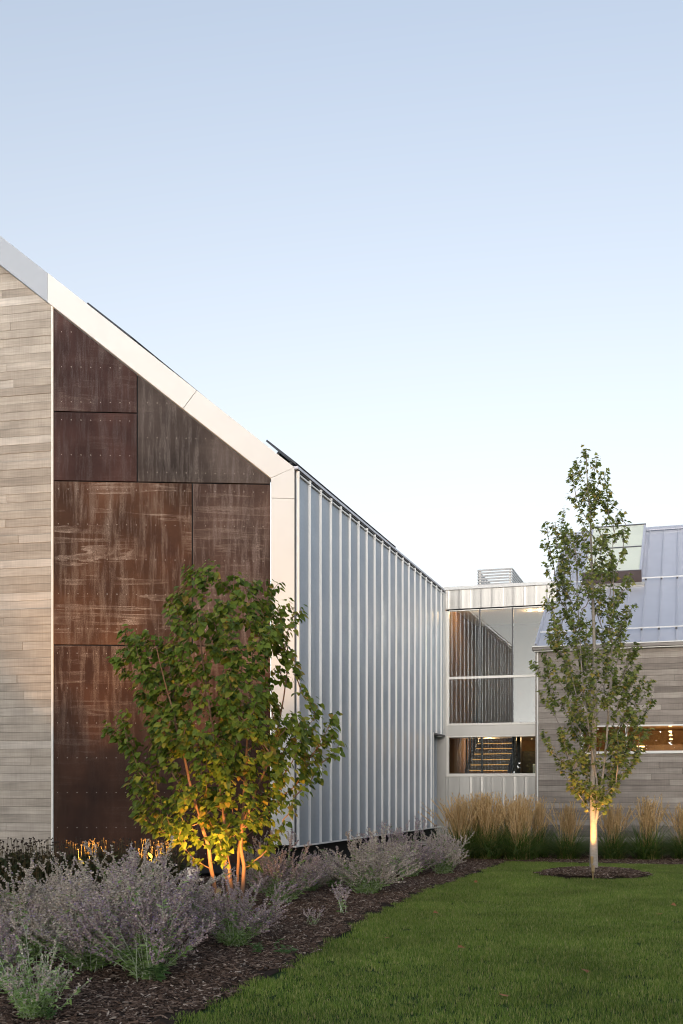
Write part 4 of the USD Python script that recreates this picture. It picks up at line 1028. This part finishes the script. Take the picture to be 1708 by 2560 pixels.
spots = [  # px, base py, height px, width factor, variant, label
    (372, 2452, 310, .95, 0, "broad grey-purple Russian sage bush in front, its green base spilling onto the mulch"),
    (225, 2430, 290, 1.0, 1, "wide faded Russian sage bush left of the broadest one, low branches bare"),
    (588, 2372, 190, 1.1, 2, "rounded Russian sage bush just below the redbud trunks, right of the broad one"),
    (60, 2410, 250, 1.0, 3, "faded purple Russian sage bush at the left picture edge above the leafy one"),
    (345, 2352, 255, .95, 1, "tall Russian sage with purple spikes rising in front of the left glowing flowers"),
    (470, 2345, 165, 1.0, 2, "Russian sage bush left of the redbud trunks, in front of the white lamp box"),
    (150, 2355, 200, .95, 3, "Russian sage bush with drooping purple spikes against the strip of grass"),
    (705, 2262, 175, 1.0, 0, "dusky purple Russian sage bush under the white corner post"),
    (655, 2236, 140, .9, 3, "dark purple Russian sage bush right behind the redbud trunks"),
    (918, 2238, 168, 1.1, 1, "large Russian sage bush in front of the metal wall, widest along it"),
    (830, 2222, 100, .9, 2, "low bluish Russian sage bush by the dark gap under the metal wall"),
    (1020, 2196, 140, 1.0, 0, "Russian sage bush in front of the far end of the metal wall"),
    (1108, 2188, 125, 1.0, 3, "Russian sage bush next to the tan reed grass, last of its row"),
    (965, 2190, 130, .9, 2, "Russian sage bush tucked between the two largest ones along the metal wall"),
    (775, 2232, 100, .9, 1, "low spreading Russian sage bush below the first panel of the metal wall"),
    (-40, 2500, 230, 1.0, 0, "Russian sage bush mostly cut off by the left picture edge"),
]
for i, (px, py, hp, wf, v, lab) in enumerate(spots):
    g_ = ground(px, py); s = .86 * hp / F_PX * g_[1] / 1.0
    inst(SA[v], "russian_sage", lab, "shrub", (g_[0], g_[1], .01), (i * 77) % 360, (s * wf * 1.3, s * wf * 1.3, s), "Russian sage bushes in the mulch bed")
g_ = ground(92, 2552); s = 215 / F_PX * g_[1] / .75
inst(S_LEAFY, "russian_sage", "green leafy Russian sage with few flowers in the bottom left corner", "shrub", (g_[0], g_[1], .01), 20, s, "Russian sage bushes in the mulch bed")
for px, py, hp, rz_, lab in ((783, 2318, 62, 30, "small pale sage sprig alone on the mulch"), (857, 2286, 100, 140, "thin twiggy sage sprig leaning on the mulch before the largest wall bush")):
    g_ = ground(px, py); s = hp / F_PX * g_[1] / .45
    inst(S_SPRIG, "sage_sprig", lab, "plant", (g_[0], g_[1], .01), rz_, s)

# small weeds
def weed(name, seed, n=9):
    rng = np.random.default_rng(seed); p = proto(name); st_, lp, la = [], [], []
    for i in range(n):
        d = unit(rng.normal(0, .5, 3) * [1, 1, 0] + [0, 0, 1]); L = rng.uniform(.5, 1)
        q = np.array([[0, 0, 0], d * L * .5, d * L + [0, 0, .05]]); st_.append(tube(q, [.02, .015, .008], 3))
        for u in np.linspace(.2, 1, 8): lp.append(d * L * u); la.append(rand_unit(1, rng)[0] * [1, 1, .4] + d * .4)
    part(p, "stems", join(st_), M["weed"]); lp, la = np.array(lp), np.array(la)
    part(p, "leaves", scatter(lance(.2, .3), lp, la, unit(rand_unit(len(lp), rng) + [0, 0, 1.5]), rng.uniform(.25, .42, len(lp))), M["weed"])
    return str(p.GetPath())
W1, W2 = weed("weed_proto_a", 1), weed("weed_proto_b", 2, 5)
for px, py, hp, w_, lab in ((641, 2388, 34, W1, "small green weed under the rounded sage bush"), (712, 2392, 46, W2, "pale green seedling on open mulch, the taller of a pair"), (736, 2384, 20, W2, "tiny seedling on open mulch right of the pale taller one"), (128, 2556, 40, W1, "bright green weed at the foot of the leafy corner sage"), (395, 2462, 60, W1, "fresh green weed tuft at the foot of the broadest sage bush")):
    g_ = ground(px, py); s = hp / F_PX * g_[1]
    inst(w_, "weed", lab, "weed", (g_[0], g_[1], .01), px % 360, s)

# feather reed grass
def reed(name, seed, nb=420, np_=95, lean=.16):
    rng = np.random.default_rng(seed); p = proto(name); bl, pl, sk_ = [], [], []
    for i in range(nb):
        a = rng.uniform(0, 2 * PI); L = rng.uniform(.7, 1.3); ln = rng.uniform(.2, 1.1); b0 = np.array([rng.normal(0, .09), rng.normal(0, .09), 0])
        d = np.array([math.cos(a), math.sin(a)]); u = np.linspace(0, 1, 6)
        r = L * (ln * u + .55 * ln * u ** 2); z = L * (u * math.cos(ln * .6) - .62 * ln * u ** 2.6)
        c = b0 + np.c_[d[0] * r, d[1] * r, np.maximum(z, .02)]; w = .0055 * (1 - u ** 2 * .92); sd = np.array([-d[1], d[0], 0])
        v = np.vstack([c - sd * w[:, None], c + sd * w[:, None]]); f = np.array([[j, j + 1, 7 + j, 6 + j] for j in range(5)])
        bl.append((v, np.vstack([f[:, [0, 1, 2]], f[:, [0, 2, 3]]])))
    for i in range(np_):
        a = rng.uniform(0, 2 * PI); ln = abs(rng.normal(0, lean)); L = rng.uniform(1.0, 1.66); b0 = np.array([rng.normal(0, .08), rng.normal(0, .08), 0])
        d = np.array([math.cos(a), math.sin(a)]); u = np.linspace(0, 1, 7); r = L * (ln * u * .6 + ln * .55 * u ** 3)
        c = b0 + np.c_[d[0] * r, d[1] * r, L * u * (1 - .15 * ln * u)]
        sk_.append(tube(c[:6], np.linspace(.0024, .0014, 6), 3))
        t0 = rng.uniform(.54, .72)
        uu = np.linspace(t0, 1, 7); pc = np.stack([np.interp(uu, u, c[:, k]) for k in range(3)], 1)
        pl.append(tube(pc, np.array([.002, .007, .0095, .009, .007, .0045, .001]) * rng.uniform(.7, 1.1), 4))
        n = 14; uq = rng.uniform(t0, .99, n); q = np.stack([np.interp(uq, u, c[:, k]) for k in range(3)], 1)
        pl.append(scatter(lance(.10, .1), q, unit(rand_unit(n, rng) * .45 + [d[0] * .2, d[1] * .2, 1]), rand_unit(n, rng), rng.uniform(.04, .08, n)))
    part(p, "blades", join(bl), M["reed_blade"]); part(p, "stalks", join(sk_), M["reed_plume"]); part(p, "plumes", join(pl), M["reed_plume"])
    return str(p.GetPath())
RG = [reed("reed_proto_a", 1, 680, 165, .15), reed("reed_proto_b", 2, 640, 100, .14), reed("reed_proto_c", 3, 680, 140, .24), reed("reed_proto_d", 4, 620, 95, .10)]
reeds = [(1150, 2150, 185, 2, 0.98, "tan feather reed grass clump farthest left, behind the sage"), (1195, 2146, 190, 0, 1, "dense tan feather reed grass clump before the recess wall"),
         (1222, 2150, 195, 1, 1, "feather reed grass clump with the tallest plumes under the lower window"), (1262, 2142, 180, 2, 1, "feather reed grass clump whose plumes arch to the right, behind others"),
         (1300, 2152, 190, 0, 1.02, "feather reed grass clump with a broad green skirt before the pale wall corner"), (1345, 2146, 175, 3, 1, "feather reed grass clump in front of the white corner trim"),
         (1419, 2150, 168, 1, 1.05, "feather reed grass clump left of the maple trunk"), (1532, 2150, 165, 1, 1.05, "feather reed grass clump right of the maple trunk"),
         (1621, 2151, 185, 3, 1.1, "tallest narrow feather reed grass clump alone against the grey boards"), (1712, 2150, 165, 1, 1.05, "feather reed grass clump cut off by the right picture edge")]
for i, (px, py, hp, v, wf, lab) in enumerate(reeds):
    g_ = ground(px, py); s = .89 * hp / F_PX * g_[1] / 1.66
    inst(RG[v], "reed_grass", lab, "ornamental grass", (g_[0], g_[1], .01), (i * 97) % 360, (s * wf * 1.25, s * wf * 1.25, s), "feather reed grass clumps along the buildings")

# spent coneflowers along the gable
def susan(name, seed, n=70):
    rng = np.random.default_rng(seed); p = proto(name); st_, hd, lp, la, pt, pa = [], [], [], [], [], []
    ico = trimesh.creation.icosphere(1, 1.0)
    for i in range(n):
        x, y = rng.normal(0, .21), rng.normal(0, .14); L = rng.uniform(.50, .82)
        q = np.array([[x * .7, y * .7, 0], [x * .9, y * .9, L * .5], [x * 1.15 + rng.normal(0, .03), y * 1.15, L]]); st_.append(tube(q, [.004, .003, .0025], 3))
        hd.append((ico.vertices * np.array([.0125, .0125, .012]) * rng.uniform(.8, 1.2) + q[2], ico.faces))
        for k in range(7):
            u = rng.uniform(.12, .8); lp.append(q[0] + (q[2] - q[0]) * u); la.append(rand_unit(1, rng)[0] * [1, 1, .4] + [0, 0, -.1])
        if i < 3:
            for a in np.linspace(0, 2 * PI, 9)[:-1]: pt.append(q[2] - [0, 0, .1]); pa.append([math.cos(a), math.sin(a), -.25])
    part(p, "stems", join(st_), M["susan_stem"]); part(p, "seed_heads", join(hd), M["susan_head"])
    lp, la = np.array(lp), np.array(la)
    part(p, "leaves", scatter(lance(.22, .5), lp, la, unit(rand_unit(len(lp), rng) + [0, 0, 1]), rng.uniform(.07, .13, len(lp))), M["susan_leaf"])
    if name.endswith("a"): part(p, "petals", scatter(lance(.3, .2), np.array(pt), np.array(pa), np.tile([0, 0, 1.0], (len(pt), 1)), .026), M["petal"])
    return str(p.GetPath())
SU = [susan("coneflower_proto_a", 1, 80), susan("coneflower_proto_b", 2, 75), susan("coneflower_proto_c", 3, 70)]
sus = [(-15, 2236, "spent coneflower clump at the far left edge before the boards"), (50, 2234, "spent coneflower clump with dark seed heads before the middle of the boards"), (112, 2236, "spent coneflower clump under the white corner strip"),
       (165, 2234, "dim coneflower clump just right of the white corner strip"), (215, 2236, "coneflower clump glowing orange, left of the two lit ones"), (268, 2233, "dark coneflower clump between the two glowing ones"),
       (325, 2234, "dark coneflower clump adjoining the right glowing one"), (375, 2236, "coneflower clump glowing orange, right of the two lit ones"), (432, 2234, "dark coneflower clump next to the white lamp box")]
for i, (px, py, lab) in enumerate(sus):
    g_ = ground(px, py); inst(SU[i % 3], "coneflower_clump", lab, "flower clump", (g_[0], g_[1], .01), i * 61, (1.0, 1.0, 1.0), "spent coneflower clumps along the gable wall")

# ------------------------------------------------------------------ garden lamps
def spot(parent, p, target, inten, cone, soft=.4, color=(1.0, .50, .13), r=.03):
    l = UsdLux.SphereLight.Define(stage, str(parent.GetPath()) + "/bulb")
    z = unit(np.asarray(p) - np.asarray(target)); x = unit(np.cross([0, 1, .01], z)); y = np.cross(z, x); q = np.asarray(p) - origin_of(parent)
    l.AddTransformOp().Set(Gf.Matrix4d(*map(float, x), 0, *map(float, y), 0, *map(float, z), 0, *map(float, q), 1))
    l.CreateRadiusAttr(r); l.CreateNormalizeAttr(True); l.CreateIntensityAttr(inten); l.CreateColorAttr(color)
    sh = UsdLux.ShapingAPI.Apply(l.GetPrim()); sh.CreateShapingConeAngleAttr(cone); sh.CreateShapingConeSoftnessAttr(soft)

def bullet(name, label, loc, target, inten, cone, body="brass", cat="spotlight", color=(1.0, .47, .11), soft=.4):
    """A small bullet spotlight on a stake: stake, knuckle, hooded tubular head, glowing lens."""
    loc = np.asarray(loc, float); t = thing(name, label, cat, loc)
    h = .16; d = unit(np.asarray(target) - (loc + [0, 0, h]))
    MB().tube([loc, loc + [0, 0, h]], .011, 8).build("stake", M[body], t, smooth=40)
    c = loc + np.array([0, 0, h])
    MB().tube([c - d * .045, c - d * .04, c + d * .05, c + d * .085], [.012, .026, .030, .031], 12).tube([c - [.02, 0, 0], c + [.02, 0, 0]], .012, 8).build("head", M[body], t, smooth=40)
    a = unit(np.cross(d, [0, 0, 1.0])); b = np.cross(a, d); g = np.linspace(0, 2 * PI, 13)[:-1]
    v = np.vstack([[c + d * .055], [c + d * .055 + .026 * (math.cos(x) * a + math.sin(x) * b) for x in g]])
    obj("lens", (v, np.array([[0, 1 + i, 1 + (i + 1) % 12] for i in range(12)])), M["lens"], t)
    spot(t, c + d * .095, target, inten, cone, soft, color)
    return t
# maple lamps
bullet("spotlight", "small brass stake spotlight standing at the foot of the maple trunk", (mx - .085, my - .22, .12), (mx - .12, my - .2, 2.6), 10.0, 42, soft=.8)
bullet("spotlight", "low brass spotlight in the lawn shining up the pale maple trunk", (mx - .30, my - 1.25, .03), (mx, my, 1.85), 9.5, 46, soft=1.0, color=(1.0, .58, .24))
# redbud lamp: the white box behind the trunks and a spotlight among the sage
wb = ground(472, 2200); wbd = 14.6
box_p = at_depth(481, 2196, wbd)
lb = thing("lamp_box", "white box-shaped floodlight housing behind the redbud trunks", "floodlight", (box_p[0], box_p[1], 0))
FX = Fr((box_p[0], box_p[1], 0), (1, 0.12, 0), (0, 0, 1), (0.12, -1, 0))
zt, zbb = at_depth(481, 2170, wbd)[2], at_depth(481, 2196, wbd)[2]
MB().bevel_box(FX, -.07, .075, zbb, zt, -.08, 0, .012).build("housing", M["white_box"], lb)
MB().box(FX, -.02, .02, 0, zbb - .001, -.055, -.03).build("post", M["mullion"], lb)
MB().box(FX, -.16, .15, zbb - .022, zbb - .003, -.06, .02).build("bracket", M["frame"], lb)
bullet("spotlight", "hidden garden spotlight among the sage lighting the redbud from below", (rx - .06, RD - .85, .14), (rx - .02, RD - .1, 1.35), 19.0, 60, soft=.9)
bullet("spotlight", "hidden garden spotlight left of the redbud trunks lighting the low leaves", (rx - .62, RD - .55, .06), (rx - .34, RD - .15, 1.7), 11.0, 50, soft=.9)
for px, lab in ((205, "garden spotlight inside the left glowing coneflower clump"), (372, "garden spotlight inside the right glowing coneflower clump")):
    g_ = ground(px, 2246)
    bullet("spotlight", lab, (g_[0], g_[1] - .12, .05), (g_[0] + .02, g_[1] + .25, .85), 48.0, 34)

# ------------------------------------------------------------------ lawn blades, mulch chips, fallen leaves
def blade_patch(seed, n, size, h=(.016, .040), w=.0018):
    rng = np.random.default_rng(seed); P_ = rng.uniform(-size / 2, size / 2, (n, 2)); a = rng.uniform(0, 2 * PI, n); ln = rng.uniform(.05, .75, n); H = rng.uniform(*h, n)
    d = np.c_[np.cos(a), np.sin(a)]; sd = np.c_[-d[:, 1], d[:, 0], np.zeros(n)] * w
    b = np.c_[P_, np.zeros(n)]; m_ = b + np.c_[d * (H * ln * .35)[:, None], H * .6]; t_ = b + np.c_[d * (H * ln)[:, None], H]
    v = np.stack([b - sd, b + sd, m_ - sd * .8, m_ + sd * .8, t_], 1).reshape(-1, 3)
    f = np.array([[0, 1, 3], [0, 3, 2], [2, 3, 4]])[None] + 5 * np.arange(n)[:, None, None]
    return v, f.reshape(-1, 3)

def instancer(name, protos, pos, rot, idx, scale, parent=None):
    pi = UsdGeom.PointInstancer.Define(stage, "/World/" + name)
    for i, (v, m) in enumerate(protos): rnd(usdkit.mesh(stage, f"/World/{name}/clump_{'abcdefgh'[i]}", v, m), *v, seed=i)
    pi.CreatePrototypesRel().SetTargets([Sdf.Path(f"/World/{name}/clump_{'abcdefgh'[i]}") for i in range(len(protos))])
    pi.CreateProtoIndicesAttr(Vt.IntArray.FromNumpy(idx.astype(np.int32)))
    pi.CreatePositionsAttr(Vt.Vec3fArray.FromNumpy(pos.astype(np.float32)))
    q = [Gf.Quath(math.cos(r / 2), 0, 0, math.sin(r / 2)) for r in rot]
    pi.CreateOrientationsAttr(Vt.QuathArray(q))
    pi.CreateScalesAttr(Vt.Vec3fArray.FromNumpy(scale.astype(np.float32)))
    tag(pi.GetPrim(), kind="stuff"); return pi

def in_view(x, y, margin=.08):
    r = x / np.maximum(y, .1); py = HY + F_PX * CAM_H / np.maximum(y, .1)
    return (r > (-CX / F_PX - margin)) & (r < ((1708 - CX) / F_PX + margin)) & (py < 2640)

rng = np.random.default_rng(99)
cell = .20
gx, gy = np.meshgrid(np.arange(-9, 12, cell), np.arange(5.8, 27, cell)); gx, gy = gx.ravel(), gy.ravel()
gx = gx + rng.uniform(-.08, .08, len(gx)); gy = gy + rng.uniform(-.08, .08, len(gy))
ring_d = np.hypot((gx - mx) / 1.05, gy - my)
ok = in_view(gx, gy) & ((~contains_xy(BED.buffer(.02), gx, gy) & (ring_d > .97)) | contains_xy(STRIP, gx, gy))
gx, gy = gx[ok], gy[ok]
n = len(gx)
patches = [(blade_patch(s, 300, .26), M["grass"]) for s in range(6)]
tone = meshkit.fbm(np.c_[gx * .5, gy * .35, np.zeros(n)], 4, 3)
sc = np.c_[np.ones(n) * 1.05, np.ones(n) * 1.05, .75 + .7 * tone + rng.uniform(-.1, .15, n)]
instancer("grass", patches, np.c_[gx, gy, np.full(n, .002)], rng.uniform(0, 2 * PI, n), rng.integers(0, 6, n), sc)

def chip_patch(seed, n, size):
    rng = np.random.default_rng(seed)
    v0 = np.array([(-.5, -.14, 0), (.5, -.10, 0), (.55, .08, 0), (-.45, .14, 0), (-.4, -.05, .12), (.45, 0, .10)])
    f0 = np.array([[0, 1, 5], [0, 5, 4], [1, 2, 5], [2, 3, 4], [2, 4, 5], [3, 0, 4]])
    p = np.c_[rng.uniform(-size / 2, size / 2, (n, 2)), rng.uniform(0, .018, n)]
    a = rng.uniform(0, 2 * PI, n); ax = np.c_[np.cos(a), np.sin(a), rng.normal(0, .25, n)]
    return scatter((v0, f0), p, ax, unit(rng.normal(0, .35, (n, 3)) + [0, 0, 1]), rng.uniform(.018, .065, n))
cell = .24
gx, gy = np.meshgrid(np.arange(-9, 9, cell), np.arange(5.8, 26, cell)); gx, gy = gx.ravel(), gy.ravel()
gx = gx + rng.uniform(-.06, .06, len(gx)); gy = gy + rng.uniform(-.06, .06, len(gy))
ok = in_view(gx, gy) & contains_xy(BED.buffer(-.10), gx, gy) & ~contains_xy(STRIP, gx, gy)
gx, gy = gx[ok], gy[ok]; z_ = np.full(len(gx), .012)
a = rng.uniform(0, 2 * PI, 190); r = .84 * np.sqrt(rng.uniform(0, 1, 190))
gx = np.r_[gx, mx + r * np.cos(a) * 1.05]; gy = np.r_[gy, my + r * np.sin(a)]; z_ = np.r_[z_, np.interp(r, [0, .23, .5, .73, .92], [.135, .13, .11, .07, .0])]
n = len(gx)
instancer("mulch", [(chip_patch(s, 130, .30), M["chip"]) for s in range(5)], np.c_[gx, gy, z_], rng.uniform(0, 2 * PI, n), rng.integers(0, 5, n), np.ones((n, 3)))

ml = maple_leaf()
for px, py, lab in ((1186, 2204, "tan fallen leaf on the lawn near the reed grass"), (1094, 2281, "fallen leaf on the lawn close to the mulch edge"), (967, 2345, "orange fallen leaf on the grass by the mulch edge, nearer the camera"), (1145, 2367, "orange fallen leaf in the middle of the lawn"), (1462, 2424, "dark reddish fallen leaf on the right half of the lawn"), (1258, 2490, "largest reddish fallen leaf near the bottom of the lawn"), (1650, 2286, "fallen leaf on the grass in front of the mulch ring's right side"), (1690, 2262, "fallen leaf at the right picture edge")):
    g_ = ground(px, py, .045); rng_ = np.random.default_rng(px)
    v, f = scatter(ml, np.array([g_]), rand_unit(1, rng_) * [1, 1, .2], unit(np.array([[.1, -.5, .8]]) + rng_.normal(0, .2, (1, 3))), [.075])
    tag(obj("fallen_leaf", (v, f), M["fallen"]), lab, "leaf", "fallen leaves on the lawn")
